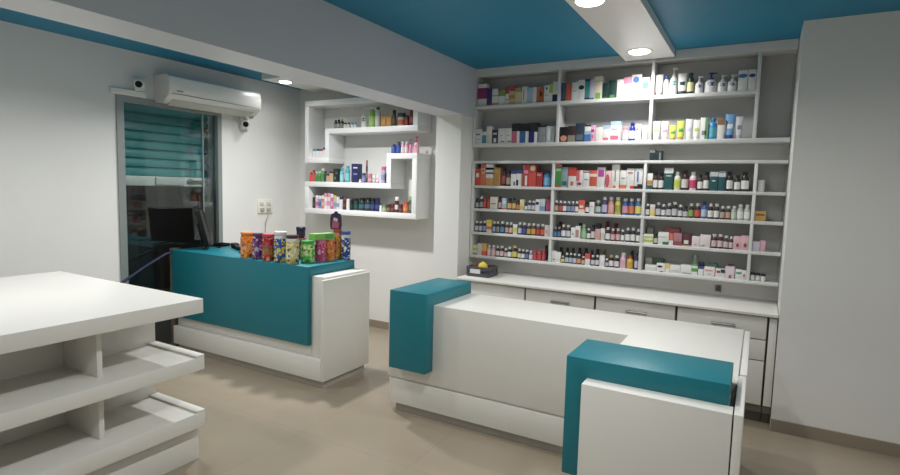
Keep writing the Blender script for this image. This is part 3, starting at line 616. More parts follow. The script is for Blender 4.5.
('b', -0.53, 0.035, 0.099, 0.0, '#1c1c20', '#d8d0d0', '#e8e6e2', 'dark bottle with white label'),
('b', -0.492, 0.037, 0.089, 0.0, '#1c1c20', '#c8c8c8', '#1c1c20', 'short dark bottle with grey label'),
('b', -0.454, 0.039, 0.113, 0.0, '#1c1c20', '#8ab44a', '#e8e6e2', 'dark bottle with green label'),
('b', -0.409, 0.045, 0.115, 0.0, '#1c1c20', '#d8503c', '#e8e6e2', 'dark bottle with red label'),
('b', -0.363, 0.042, 0.129, 0.0, '#3a62a8', '#b8c8e0', '#1c3a78', 'blue bottle with pale label'),
('b', -0.319, 0.039, 0.115, 0.0, '#1c1c20', '#e8e6e2', '#e8e6e2', 'dark bottle with white label'),
('b', -0.277, 0.04, 0.116, 0.0, '#1c1c20', '#e8e6e2', '#e8e6e2', 'dark bottle with white label'),
('b', -0.235, 0.036, 0.101, 0.0, '#1c1c20', '#b8a898', '#e8e6e2', 'dark bottle with tan label'),
('b', -0.198, 0.035, 0.103, 0.0, '#3a2018', '#d0a080', '#e8e6e2', 'brown bottle with orange label'),
('b', -0.16, 0.035, 0.103, 0.0, '#a8b8a0', '#c8d8c0', '#e8e6e2', 'pale green bottle'),
('b', -0.119, 0.043, 0.117, 0.0, '#b4bcb4', '#e8e6e2', '#e8e6e2', 'clear bottle with white label'),
('b', -0.075, 0.041, 0.116, 0.0, '#b4bcb4', '#e8e6e2', '#e8e6e2', 'clear bottle with white label'),
]),
('fourth shelf, end bay',1.373,4.54,[
('c', 0.009, 0.07, 0.072, 0.0, '#d8a840', ((0.1, 0.9, 0.55, 0.75, '#8a5a2a'),), 'mustard yellow carton'),
]),
('fifth shelf, left bay',1.152,4.54,[
('b', -2.304, 0.039, 0.1, 0.0, '#1c1c20', '#b8bcc0', '#e8e6e2', 'dark bottle with grey label'),
('b', -2.264, 0.038, 0.102, 0.0, '#1c1c20', '#b8bcc0', '#e8e6e2', 'dark bottle with grey label'),
('b', -2.221, 0.043, 0.105, 0.0, '#1c1c20', '#7a98c8', '#e8e6e2', 'dark bottle with blue label'),
('c', -2.171, 0.05, 0.116, 0.0, '#e6d8b8', ((0.6, 1, '#e0c830'), (0.25, 0.5, '#e0702a')), 'yellow and cream carton'),
('b', -2.124, 0.037, 0.105, 0.0, '#1c1c20', '#8aa8cc', '#e8e6e2', 'dark bottle with blue label'),
('b', -2.086, 0.036, 0.107, 0.0, '#1c1c20', '#a09090', '#e8e6e2', 'dark bottle with mauve label'),
('b', -2.041, 0.048, 0.109, 0.0, '#1c1c20', '#3a8ac8', '#e8e6e2', 'dark bottle with bright blue label'),
('b', -1.992, 0.038, 0.103, 0.0, '#3a2018', '#e09a7a', '#e8e6e2', 'brown bottle with peach label'),
('b', -1.953, 0.036, 0.105, 0.0, '#1c1c20', '#d0bcb0', '#e8e6e2', 'dark bottle with beige label'),
('c', -1.909, 0.039, 0.09, 0.0, '#e8e6e2', ((0.2, 0.7, '#d8d060'),), 'white carton with yellow band'),
('b', -1.866, 0.039, 0.11, 0.0, '#1c1c20', '#c0c8dc', '#e8e6e2', 'dark bottle with pale label'),
('b', -1.824, 0.043, 0.109, 0.0, '#1c1c20', '#4a4aa0', '#e8e6e2', 'dark bottle with violet label'),
('b', -1.78, 0.039, 0.106, 0.0, '#1c1c20', '#c8a83a', '#e8e6e2', 'dark bottle with yellow label'),
('b', -1.736, 0.043, 0.108, 0.0, '#5a1c14', '#dca030', '#e8e6e2', 'maroon bottle with yellow label'),
('b', -1.692, 0.039, 0.105, 0.0, '#5a1c14', '#cc4434', '#e8e6e2', 'maroon bottle with red label'),
('b', -1.651, 0.041, 0.107, 0.0, '#5a1c14', '#d86038', '#e8e6e2', 'maroon bottle with orange label'),
('c', -1.608, 0.038, 0.101, 0.0, '#e4d8d4', ((0.3, 0.7, 0.3, 0.6, '#e58fb0'),), 'white carton with pink print'),
]),
('fifth shelf, middle bay',1.152,4.54,[
('b', -1.535, 0.037, 0.089, 0.0, '#1c1c20', '#4a7ab0', '#a5a5a5', 'dark bottle with blue label'),
('b', -1.498, 0.033, 0.091, 0.0, '#1c1c20', '#4a7ab0', '#a5a5a5', 'dark bottle with blue label'),
('b', -1.46, 0.04, 0.113, 0.0, '#3a2018', '#e8e6e2', '#e8e6e2', 'brown bottle with white label'),
('b', -1.417, 0.042, 0.113, 0.0, '#3a2018', '#c8d0d8', '#e8e6e2', 'brown bottle with pale label'),
('c', -1.372, 0.036, 0.092, 0.0, '#e8e6e2', ((0.3, 0.7, 0.3, 0.5, '#a5a5a5'),), 'white carton'),
('c', -1.331, 0.043, 0.108, 0.0, '#e8e6e2', ((0.1, 0.7, 0.1, 0.7, '#b08a78'),), 'white carton with brown print'),
('b', -1.282, 0.044, 0.123, 0.0, '#7ab078', '#9ac890', '#a8d0a0', 'green bottle'),
('b', -1.239, 0.032, 0.094, 0.0, '#1c1c20', '#e8e6e2', '#e8e6e2', 'small dark bottle with white label'),
('b', -1.203, 0.038, 0.127, 0.0, '#1c1c20', '#d8c8c8', '#1c1c20', 'tall dark bottle with pink label'),
('c', -1.161, 0.041, 0.139, 0.0, '#d8a8a0', ((0.68, 1, '#1c1c20'),), 'pink carton with black top'),
('c', -1.119, 0.033, 0.099, 0.0, '#d8cfc8', ((0.6, 1, '#e8e6e2'),), 'beige carton'),
('b', -1.08, 0.042, 0.111, 0.0, '#1c1c20', '#e8e6e2', '#e8e6e2', 'dark bottle with white label'),
('b', -1.038, 0.037, 0.104, 0.0, '#6a1a22', '#d8b0b4', '#e8e6e2', 'maroon bottle with pink label'),
('b', -0.997, 0.038, 0.107, 0.0, '#6a1a22', '#d8b0b4', '#e8e6e2', 'maroon bottle with pink label'),
('b', -0.958, 0.031, 0.1, 0.0, '#1c1c20', '#e8e6e2', '#e8e6e2', 'dark bottle with white label'),
('b', -0.919, 0.041, 0.116, 0.0, '#1c1c20', '#e8e6e2', '#e8e6e2', 'dark bottle with white label'),
('b', -0.877, 0.039, 0.119, 0.0, '#1c1c20', '#e8e6e2', '#e8e6e2', 'dark bottle with white label'),
('b', -0.835, 0.034, 0.112, 0.0, '#1c1c20', '#e8e6e2', '#e8e6e2', 'dark bottle with white label'),
('b', -1.52, 0.048, 0.131, 0.085, '#3a2018', '#3a2018', '#1c1c20', 'brown bottle standing behind'),
('b', -1.34, 0.049, 0.129, 0.085, '#1c1c20', '#1c1c20', '#1c1c20', 'black bottle standing behind'),
('b', -1.107, 0.047, 0.157, 0.085, '#8a1c30', '#8a1c30', '#8a1c30', 'crimson bottle standing behind'),
('b', -1.037, 0.046, 0.142, 0.085, '#6a1a22', '#6a1a22', '#6a1a22', 'maroon bottle standing behind'),
]),
('fifth shelf, right bay',1.152,4.54,[
('c', -0.757, 0.074, 0.076, 0.0, '#e4e6d4', ((0.2, 0.4, '#a8c83a'), (0.6, 0.8, '#c8d468')), 'white carton with lime stripes'),
('b', -0.701, 0.035, 0.086, 0.0, '#1c1c20', '#d0c8b0', '#1c1c20', 'dark bottle with cream label'),
('c', -0.641, 0.078, 0.099, 0.0, '#e8e6e2', ((0.45, 1, 0, 0.24, '#1f7a58'), (0.1, 0.8, 0.6, 0.64, '#7f8c92')), 'white carton with green corner'),
('c', -0.584, 0.028, 0.093, 0.0, '#e06a4a', ((0, 0.4, '#e8e6e2'),), 'narrow orange carton'),
('c', -0.536, 0.061, 0.098, 0.0, '#b87a88', ((0.0, 0.35, '#9a4a58'),), 'mauve carton'),
('c', -0.47, 0.065, 0.095, 0.0, '#5a2430', ((0.2, 0.7, 0.2, 0.5, '#e8e6e2'), (0.0, 1, 0, 0.12, '#c98a25')), 'dark maroon carton'),
('c', -0.405, 0.056, 0.082, 0.0, '#ecdcdc', ((0.3, 0.6, 0.2, 0.26, '#7f8c92'),), 'pale pink carton'),
('c', -0.34, 0.071, 0.098, 0.0, '#ecdcdc', ((0.2, 0.5, 0.1, 0.16, '#1c1c20'),), 'pale pink carton'),
('b', -0.278, 0.042, 0.107, 0.0, '#4a1c1c', '#d8c0c0', '#e8e6e2', 'brown bottle with pink label'),
('b', -0.235, 0.04, 0.109, 0.0, '#4a1c1c', '#d8c0c0', '#e8e6e2', 'brown bottle with pink label'),
('b', -0.194, 0.037, 0.101, 0.0, '#4a1c1c', '#d8c0c0', '#e8e6e2', 'brown bottle with pink label'),
('b', -0.158, 0.029, 0.096, 0.0, '#4a1c1c', '#d8c0c0', '#e8e6e2', 'brown bottle with pink label'),
('c', -0.116, 0.048, 0.101, 0.0, '#e4b4bc', ((0.4, 0.8, 0.2, 0.48, '#a02a40'),), 'pink carton with red dot'),
('c', -0.066, 0.05, 0.109, 0.0, '#e4b4bc', ((0.4, 0.8, 0.2, 0.48, '#a02a40'),), 'pink carton with red dot'),
('c', -0.758, 0.051, 0.125, 0.085, '#8a8a80', (), 'grey carton standing behind'),
('c', -0.591, 0.115, 0.129, 0.085, '#a84c44', (), 'red carton standing behind'),
]),
('fifth shelf, end bay',1.152,4.54,[
('c', -0.001, 0.047, 0.071, 0.0, '#d4cfe0', (), 'pale lilac carton'),
('c', 0.043, 0.033, 0.08, 0.0, '#e4a8bc', (), 'pink carton'),
]),
('lowest shelf, left bay',0.932,4.54,[
('c', -2.312, 0.04, 0.091, 0.0, '#dcdc90', ((0.0, 0.2, '#7f8c92'), (0.5, 0.7, '#a8c83a')), 'pale lime carton'),
('c', -2.264, 0.046, 0.11, 0.0, '#d0ccd0', (), 'pale grey carton'),
('c', -2.213, 0.047, 0.113, 0.0, '#e0a838', ((0, 0.35, '#d84a28'),), 'yellow carton with red base'),
('b', -2.167, 0.037, 0.102, 0.0, '#c8b0a8', '#e4c8c8', '#e8e6e2', 'pale pink bottle'),
('b', -2.124, 0.044, 0.104, 0.0, '#c8a8a8', '#e4b8bc', '#e8e6e2', 'pale pink bottle'),
('b', -2.08, 0.036, 0.1, 0.0, '#1c1c20', '#e0d0c8', '#e8e6e2', 'dark bottle with cream label'),
('b', -2.038, 0.044, 0.102, 0.0, '#3a2018', '#e0b0b8', '#e8e6e2', 'brown bottle with pink label'),
('b', -1.995, 0.029, 0.084, 0.0, '#1c1c20', '#b8c0c8', '#e8e6e2', 'small dark bottle with pale label'),
('b', -1.959, 0.042, 0.1, 0.0, '#1c1c20', '#e8e6e2', '#e8e6e2', 'dark bottle with white label'),
('b', -1.909, 0.05, 0.113, 0.0, '#1c1c20', '#e0c84a', '#e2c53a', 'dark bottle with yellow label'),
('b', -1.861, 0.037, 0.09, 0.0, '#1c1c20', '#dcd4c0', '#e8e6e2', 'dark bottle with cream label'),
('b', -1.825, 0.033, 0.088, 0.0, '#1c1c20', '#e8e6e2', '#e8e6e2', 'dark bottle with white label'),
('b', -1.788, 0.036, 0.087, 0.0, '#1c1c20', '#6a70b8', '#e8e6e2', 'dark bottle with violet label'),
('b', -1.751, 0.034, 0.082, 0.0, '#8a7aa0', '#e0d8e8', '#e8e6e2', 'lilac bottle'),
('b', -1.712, 0.037, 0.088, 0.0, '#b42024', '#c83a3a', '#d04a4a', 'red bottle'),
('b', -1.67, 0.042, 0.1, 0.0, '#b42024', '#c83a3a', '#d04a4a', 'red bottle'),
('b', -1.629, 0.032, 0.104, 0.0, '#b42024', '#c84a5a', '#d04a4a', 'red bottle'),
('b', -1.639, 0.041, 0.128, 0.085, '#1c1c20', '#1c1c20', '#1c1c20', 'black bottle standing behind'),
]),
('lowest shelf, middle bay',0.932,4.54,[
('c', -1.538, 0.039, 0.099, 0.0, '#e4e6e4', ((0.4, 0.7, 0.2, 0.3, '#1c1c20'),), 'white carton'),
('c', -1.498, 0.039, 0.09, 0.0, '#e8e6e2', ((0.0, 1, 0.3, 0.34, '#a5a5a5'),), 'white carton'),
('b', -1.456, 0.035, 0.061, 0.0, '#1c1c20', '#dcc82c', '#e8e6e2', 'dark bottle with yellow label'),
('b', -1.419, 0.035, 0.09, 0.0, '#1c1c20', '#a8c0cc', '#e8e6e2', 'dark bottle with pale blue label'),
('b', -1.383, 0.033, 0.092, 0.0, '#1c1c20', '#b0c4d0', '#e8e6e2', 'dark bottle with pale blue label'),
('b', -1.349, 0.033, 0.09, 0.0, '#1c1c20', '#d0c4d8', '#e8e6e2', 'dark bottle with lilac label'),
('b', -1.312, 0.036, 0.088, 0.0, '#1c1c20', '#e0986a', '#e8e6e2', 'dark bottle with orange label'),
('b', -1.274, 0.033, 0.072, 0.0, '#1c1c20', '#e0a878', '#e8e6e2', 'dark bottle with orange label'),
('c', -1.236, 0.041, 0.098, 0.0, '#e8e6e2', ((0.55, 1, '#d84a4c'),), 'white carton with red top'),
('b', -1.193, 0.036, 0.088, 0.0, '#1c1c20', '#d8c8d0', '#e8e6e2', 'dark bottle with pink label'),
('b', -1.155, 0.036, 0.092, 0.0, '#1c1c20', '#d8d0d8', '#e8e6e2', 'dark bottle with pink label'),
('c', -1.113, 0.042, 0.095, 0.0, '#e4e2e0', (), 'white carton'),
('b', -1.075, 0.027, 0.071, 0.0, '#1c1c20', '#c8b8c0', '#e8e6e2', 'small dark bottle with mauve label'),
('b', -1.04, 0.042, 0.102, 0.0, '#1c1c20', '#e0d8d8', '#e2c53a', 'dark bottle with yellow cap'),
('b', -0.995, 0.042, 0.101, 0.0, '#1c1c20', '#e0d8dc', '#e8e6e2', 'dark bottle with white label'),
('b', -0.944, 0.048, 0.128, 0.0, '#ecc0d4', '#e8a8c4', '#e8e6e2', 'pale pink bottle'),
('b', -0.889, 0.055, 0.11, 0.0, '#e0c020', '#d0a818', '#c84a28', 'yellow bottle with red cap'),
('b', -0.838, 0.03, 0.132, 0.0, '#3a2f68', '#c8c0d8', '#3a2f68', 'purple bottle'),
('b', -1.502, 0.041, 0.124, 0.085, '#1c1c20', '#1c1c20', '#1c1c20', 'black bottle standing behind'),
('b', -1.443, 0.036, 0.126, 0.085, '#1c1c20', '#1c1c20', '#1c1c20', 'black bottle standing behind'),
('b', -1.393, 0.036, 0.127, 0.085, '#1c1c20', '#1c1c20', '#1c1c20', 'black bottle standing behind'),
('b', -1.334, 0.036, 0.134, 0.085, '#1c1c20', '#1c1c20', '#1c1c20', 'black bottle standing behind'),
('b', -1.278, 0.039, 0.134, 0.085, '#1c1c20', '#1c1c20', '#1c1c20', 'black bottle standing behind'),
('b', -1.223, 0.033, 0.122, 0.085, '#1c1c20', '#1c1c20', '#4b2f78', 'black bottle standing behind'),
('b', -1.178, 0.038, 0.134, 0.085, '#1c1c20', '#1c1c20', '#1c1c20', 'black bottle standing behind'),
('b', -1.127, 0.043, 0.134, 0.085, '#6a6a1c', '#8a8a28', '#8a8a28', 'olive bottle standing behind'),
('b', -0.891, 0.031, 0.143, 0.085, '#1c1c20', '#1c1c20', '#1c1c20', 'black bottle standing behind'),
]),
('lowest shelf, right bay',0.932,4.54,[
('c', -0.724, 0.085, 0.049, 0.0, '#e8e6e2', ((0.2, 0.8, 0.5, 0.55, '#a5a5a5'),), 'white carton'),
('c', -0.647, 0.063, 0.07, 0.0, '#e8e6e2', ((0.1, 0.7, 0.5, 0.75, '#1c1c20'), (0.4, 0.8, 0, 0.1, '#1c1c20')), 'white carton with black arc'),
('c', -0.597, 0.031, 0.072, 0.0, '#e6c860', ((0, 0.45, '#e8e6e2'),), 'yellow and white carton'),
('c', -0.54, 0.078, 0.065, 0.0, '#e8e6e2', ((0.1, 0.9, 0.3, 0.34, '#7f8c92'),), 'low white carton'),
('c', -0.461, 0.077, 0.074, 0.0, '#e8e6e2', ((0.2, 0.9, 0.1, 0.16, '#1c1c20'),), 'low white carton'),
('c', -0.4, 0.039, 0.09, 0.0, '#4aa848', ((0.0, 0.3, '#e8e6e2'), (0.6, 0.8, '#e8e6e2')), 'green carton'),
('c', -0.356, 0.04, 0.071, 0.0, '#e8e6e2', ((0.75, 1, '#3a5a8a'),), 'white carton with blue top'),
('c', -0.296, 0.074, 0.074, 0.0, '#e8e6e2', ((0.1, 0.8, 0.55, 0.7, '#e08a80'), (0.3, 0.7, 0.2, 0.3, '#e0a8a0')), 'white carton with coral print'),
('c', -0.222, 0.064, 0.067, 0.0, '#e8e6e2', ((0.1, 0.5, 0.5, 0.8, '#b83a44'), (0.55, 1, 0.55, 0.95, '#2a3a44')), 'white carton with red and black squares'),
('c', -0.157, 0.063, 0.09, 0.0, '#e4d0d8', ((0.4, 0.7, 0.0, 0.3, '#a85a78'),), 'pale pink carton'),
('c', -0.098, 0.044, 0.074, 0.0, '#e8e6e2', ((0.1, 0.9, 0.55, 0.75, '#3a9a84'),), 'white carton with teal print'),
('c', -0.06, 0.025, 0.071, 0.0, '#e8e6e2', ((0.3, 0.7, 0.3, 0.6, '#c42a22'),), 'narrow white carton'),
('c', -0.753, 0.054, 0.1, 0.085, '#a4a8a0', (), 'grey carton standing behind'),
('c', -0.679, 0.079, 0.094, 0.085, '#3a5a40', (), 'dark green carton standing behind'),
('b', -0.409, 0.043, 0.149, 0.085, '#a8b8a4', '#c0ccb8', '#b0c0b0', 'tall pale bottle standing behind'),
('c', -0.36, 0.032, 0.096, 0.085, '#2a3a5a', (), 'navy carton standing behind'),
('c', -0.281, 0.062, 0.094, 0.085, '#4a8070', (), 'green carton standing behind'),
('c', -0.158, 0.04, 0.098, 0.085, '#8a2838', (), 'crimson carton standing behind'),
]),
('lowest shelf, end bay',0.932,4.54,[
('j', -0.009, 0.032, 0.06, 0.0, '#c8d4d4', '#e8e6e2', '#1c1c20', 'clear jar with black lid'),
('j', 0.026, 0.032, 0.058, 0.0, '#c8d4d4', '#e8e6e2', '#1c1c20', 'white jar with black lid'),
('j', 0.061, 0.033, 0.056, 0.0, '#d8dcc8', '#e8e6e2', '#1c1c20', 'cream jar with black lid'),
]),
('top tier of the snaking shelf',2.157,4.5,[
('b', -4.113, 0.042, 0.095, 0.0, '#2a2a2a', '#a0a0a0', '#1c1c20', 'small dark bottle'),
('b', -4.068, 0.042, 0.1, 0.0, '#2a2a2a', '#b0b0a8', '#1c1c20', 'small dark bottle'),
('b', -4.021, 0.045, 0.104, 0.0, '#2a3a2a', '#8a9a80', '#e2c53a', 'small dark bottle with yellow cap'),
('b', -3.893, 0.042, 0.062, 0.0, '#e8e6e2', '#e8e6e2', '#1c1c20', 'tiny white bottle with black cap'),
('b', -3.849, 0.041, 0.061, 0.0, '#e8e6e2', '#e8e6e2', '#1c1c20', 'tiny white bottle with black cap'),
('b', -3.796, 0.033, 0.059, 0.0, '#a8d4e4', '#e8e6e2', '#3fb0c4', 'tiny pale blue bottle'),
('b', -3.756, 0.037, 0.061, 0.0, '#a8d4e4', '#e8e6e2', '#3fb0c4', 'tiny pale blue bottle'),
('p', -3.644, 0.07, 0.203, 0.0, '#e8e6e2', '#0f7068', '#e8e6e2', 'white pump bottle with teal label'),
('b', -3.544, 0.076, 0.21, 0.0, '#8ac83a', '#b8dc60', '#e0e8d0', 'tall lime green bottle'),
('b', -3.469, 0.06, 0.205, 0.0, '#d0d8c8', '#e8e6e2', '#1c1c20', 'clear bottle with black cap'),
('c', -3.379, 0.066, 0.114, 0.0, '#c98a25', ((0.2, 0.8, 0.2, 0.8, '#e0a840'),), 'amber carton'),
('c', -3.311, 0.064, 0.111, 0.0, '#c98a25', ((0.2, 0.8, 0.2, 0.8, '#e0a840'),), 'amber carton'),
('s', -3.256, 0.039, 0.166, 0.0, '#5a4a3a', '#7a6a50', '#1c1c20', 'slim brown spray can'),
('j', -3.18, 0.088, 0.132, 0.0, '#c8c8c0', '#d86a38', '#3a4048', 'jar with orange band'),
('s', -3.104, 0.05, 0.105, 0.0, '#a03030', '#b84a40', '#6a1a22', 'short red can'),
('s', -3.04, 0.069, 0.167, 0.0, '#6a2024', '#9a5a50', '#8a2a2a', 'tall dark red can'),
]),
('left cell of the snaking shelf',1.847,4.5,[
('s', -4.388, 0.033, 0.103, 0.0, '#e8e6e2', '#e8e6e2', '#20a080', 'slim white tube with green cap'),
('s', -4.351, 0.032, 0.102, 0.0, '#e8e6e2', '#e8e6e2', '#2a9a98', 'slim white tube with teal cap'),
('s', -4.316, 0.027, 0.102, 0.0, '#e8e6e2', '#e8e6e2', '#6a3a98', 'slim white tube with violet cap'),
('s', -4.284, 0.028, 0.101, 0.0, '#e8e6e2', '#e8e6e2', '#8a2a8a', 'slim white tube with purple cap'),
('s', -4.252, 0.027, 0.101, 0.0, '#e8e6e2', '#e8e6e2', '#b02a7a', 'slim white tube with magenta cap'),
('s', -4.213, 0.031, 0.118, 0.0, '#e8e6e2', '#e8e6e2', '#4b2f78', 'taller white tube with purple cap'),
('s', -4.176, 0.031, 0.117, 0.0, '#e8e6e2', '#e8e6e2', '#4b2f78', 'taller white tube with purple cap'),
]),
('right ledge of the snaking shelf',1.887,4.5,[
('b', -3.257, 0.061, 0.095, 0.0, '#23409a', '#3a5ab8', '#23409a', 'blue bottle'),
('b', -3.198, 0.052, 0.119, 0.0, '#23409a', '#3a5ab8', '#6a3a30', 'blue bottle with brown cap'),
('b', -3.143, 0.04, 0.118, 0.0, '#f0a8c0', '#e8e6e2', '#e8e6e2', 'pink and white bottle'),
('b', -3.098, 0.044, 0.118, 0.0, '#f0a8c0', '#e8e6e2', '#e8e6e2', 'pink and white bottle'),
('p', -3.047, 0.043, 0.139, 0.0, '#f080a8', '#e58fb0', '#a03a60', 'pink spray bottle'),
('p', -2.982, 0.063, 0.167, 0.0, '#f4b0c8', '#e58fb0', '#c04a78', 'tall pale pink spray bottle'),
]),
('middle tier of the snaking shelf',1.587,4.5,[
('b', -4.415, 0.039, 0.103, 0.0, '#d02c30', '#e04a48', '#d02c30', 'red bottle'),
('b', -4.37, 0.043, 0.13, 0.0, '#d02c30', '#e04a48', '#d02c30', 'tall red bottle'),
('b', -4.324, 0.041, 0.11, 0.0, '#4a9a48', '#3f8f3c', '#d8e4d4', 'green bottle with white top'),
('b', -4.279, 0.042, 0.117, 0.0, '#4a9a48', '#3f8f3c', '#d8e4d4', 'green bottle with white top'),
('b', -4.226, 0.05, 0.144, 0.0, '#4a9a48', '#3f8f3c', '#e8ece4', 'tall green bottle with white top'),
('b', -4.172, 0.036, 0.118, 0.0, '#20265c', '#20265c', '#20265c', 'slim navy bottle'),
('c', -4.126, 0.048, 0.085, 0.0, '#c09a78', ((0.8, 1, '#4a2a20'),), 'tan carton'),
('c', -4.075, 0.049, 0.112, 0.0, '#c8a480', ((0.85, 1, '#4a2a20'),), 'taller tan carton'),
('c', -4.006, 0.073, 0.145, 0.0, '#16201c', ((0.2, 0.5, 0.2, 0.4, '#3f8f3c'), (0.4, 0.8, 0.6, 0.75, '#3a7a58')), 'black carton with green spots'),
('b', -3.939, 0.049, 0.152, 0.0, '#5ab8c8', '#8ad0d8', '#3fb0c4', 'cyan bottle'),
('b', -3.861, 0.053, 0.178, 0.0, '#38a8bc', '#7accd8', '#3fb0c4', 'tall cyan bottle'),
('c', -3.746, 0.09, 0.198, 0.0, '#1f2560', ((0.3, 0.9, 0.75, 0.82, '#e8e6e2'), (0.3, 0.9, 0.4, 0.5, '#6a7ac0')), 'tall navy carton'),
('b', -3.679, 0.033, 0.038, 0.0, '#e8a8c0', '#e8e6e2', '#e8e6e2', 'small pink bottle'),
('s', -3.636, 0.042, 0.103, 0.0, '#6a7ab0', '#8a9ac8', '#2a3a60', 'blue grey can'),
('s', -3.591, 0.023, 0.236, 0.0, '#4a3a44', '#8a6a78', '#a05a70', 'tall dark can with pink cap'),
('s', -3.552, 0.048, 0.097, 0.0, '#c86a8a', '#e0a0b4', '#c86a8a', 'pink can'),
('t', -3.499, 0.042, 0.085, 0.0, '#d8e0d4', '#a0c0a0', '#9ab0a0', 'pale green tube'),
('t', -3.453, 0.044, 0.085, 0.0, '#e8d8e0', '#e58fb0', '#c06a90', 'pale pink tube'),
('s', -3.382, 0.058, 0.171, 0.0, '#b0a8d0', '#8a90c8', '#d86a90', 'lilac can with pink cap'),
('c', -3.329, 0.041, 0.099, 0.0, '#14161c', ((0.3, 0.7, 0.1, 0.3, '#a04a60'),), 'black carton'),
]),
('bottom tier of the snaking shelf',1.292,4.5,[
('s', -4.375, 0.038, 0.124, 0.0, '#1c1c20', '#5a4a4a', '#1c1c20', 'slim black can'),
('s', -4.327, 0.045, 0.142, 0.0, '#e8b0c0', '#d8607a', '#e8e6e2', 'pink and white can'),
('s', -4.279, 0.042, 0.139, 0.0, '#6a9ac8', '#3a6ab0', '#e8e6e2', 'light blue can'),
('s', -4.232, 0.041, 0.145, 0.0, '#e0785a', '#e8a890', '#e8e6e2', 'coral can'),
('s', -4.188, 0.041, 0.173, 0.0, '#e8e6e2', '#e8c0d0', '#e58fb0', 'white can with pink cap'),
('s', -4.137, 0.05, 0.174, 0.0, '#e8d0dc', '#d890b0', '#e58fb0', 'pale pink can'),
('s', -4.088, 0.039, 0.166, 0.0, '#d86a98', '#e0a0c0', '#e8e6e2', 'rose pink can'),
('s', -4.043, 0.043, 0.151, 0.0, '#b8b8c0', '#9a9aa8', '#d8c040', 'grey can with yellow cap'),
('s', -3.998, 0.04, 0.135, 0.0, '#d8dce0', '#8a98b8', '#e8e6e2', 'silver white can'),
('s', -3.95, 0.047, 0.145, 0.0, '#e8e6e2', '#e8e6e2', '#20265c', 'white can with navy cap'),
('s', -3.898, 0.05, 0.13, 0.0, '#3a1c28', '#6a3a48', '#8a2a30', 'dark maroon can'),
('s', -3.845, 0.045, 0.118, 0.0, '#e8e6e2', '#e8e6e2', '#e8e6e2', 'white can'),
('s', -3.797, 0.043, 0.125, 0.0, '#16181c', '#2a3a34', '#1c1c20', 'black can'),
('s', -3.742, 0.06, 0.127, 0.0, '#0f3a38', '#1f5a50', '#1c1c20', 'dark green can'),
('s', -3.667, 0.077, 0.134, 0.0, '#14383c', '#2a6a70', '#1c1c20', 'dark teal can'),
('s', -3.585, 0.077, 0.14, 0.0, '#1c2438', '#4a6a80', '#1c1c20', 'dark slate can'),
('s', -3.513, 0.055, 0.139, 0.0, '#1a2250', '#3a4a80', '#1c1c20', 'navy can'),
('s', -3.452, 0.054, 0.141, 0.0, '#1a2250', '#3a4a90', '#1a2250', 'navy can'),
('s', -3.404, 0.03, 0.065, 0.0, '#e8e6e2', '#e8e6e2', '#e8e6e2', 'short white can'),
('s', -3.362, 0.045, 0.075, 0.0, '#8aa878', '#b8c8a0', '#5a8a4a', 'short green can'),
('s', -3.309, 0.049, 0.082, 0.0, '#5a3a2a', '#9a7a50', '#3a2018', 'short brown can'),
('s', -3.256, 0.047, 0.09, 0.0, '#5a2028', '#8a4a48', '#6a1a22', 'short maroon can'),
('s', -3.205, 0.045, 0.159, 0.0, '#5a2a28', '#e8e0d8', '#e8e6e2', 'tall white topped can'),
('s', -3.156, 0.044, 0.09, 0.0, '#5a2028', '#8a4a48', '#6a1a22', 'short maroon can'),
('s', -3.096, 0.065, 0.116, 0.0, '#d8622c', '#e08a4a', '#c84a2c', 'orange can'),
('s', -3.031, 0.058, 0.173, 0.0, '#4a5a58', '#6a8a60', '#8ac04a', 'grey can with green cap'),
]),
]
# ------------------------------------------------------------------ candy jars
def jar(x, y, d, h, content, lidcol, bandcol, mark, label, top=.85, z=ZL, clear=None):
    t = thing('candy_jar', label, 'jar', (x, y, z), 0, 'candy jars on the teal counter'); r = d/2
    hb = h*.905
    cm = clear or content
    bm = bmesh.new(); bm_lathe(bm, [(r*.88, 0), (r, .012), (r, hb*.86), (r*.86, hb*.97), (r*.8, hb)], 24, mis=[0, 0, 1, 1])
    obj('jar_body', bm, [content, cm], t)
    bm = bmesh.new(); bm_lathe(bm, [(r*.9, hb-.004), (r*.95, hb), (r*.95, h-.005), (r*.9, h)], 24); obj('lid', bm, pm(lidcol, .35), t)
    bm = bmesh.new(); bm_lathe(bm, [(r*1.012, h*.18), (r*1.012, h*.62)], 24); obj('label_band', bm, candy('wrap_print', [bandcol, bandcol, mark or bandcol, bandcol, '#6a5a50', bandcol, mark or '#e8e0c8'], 55), t)
    if mark:
        # oval badge on the side that faces the shop
        bm = bmesh.new(); a0 = -math.pi/2+.55
        vs = []
        for k in range(14):
            g = 1 if k % 2 else .72; u = .4*g*math.cos(2*math.pi*k/14); v = h*.08*g*math.sin(2*math.pi*k/14)
            vs.append(bm.verts.new((r*1.03*math.cos(a0+u), r*1.03*math.sin(a0+u), h*.42+v)))
        c0 = bm.verts.new((r*1.035*math.cos(a0), r*1.035*math.sin(a0), h*.42))
        for k in range(14): bm.faces.new((c0, vs[k], vs[(k+1) % 14]))
        obj('badge', bm, pm(mark), t)
    return t
cc = candy
jar(-3.690, 3.060, .104, .216, cc('orange_candy', ['#d8701c', '#e88a2c', '#8a3a14', '#e8a848', '#c8581c']), '#e07a1c', '#e07820', '#f0a860', 'orange lidded jar of orange candy, leftmost on the teal counter')
jar(-3.556, 3.062, .094, .216, cc('purple_candy', ['#4a2050', '#6a3080', '#c8b0b8', '#3a1a48', '#8a4a6a']), '#5a2a6a', '#4a2a78', '#c8a8c0', 'purple lidded jar of dark sweets, second from the left')
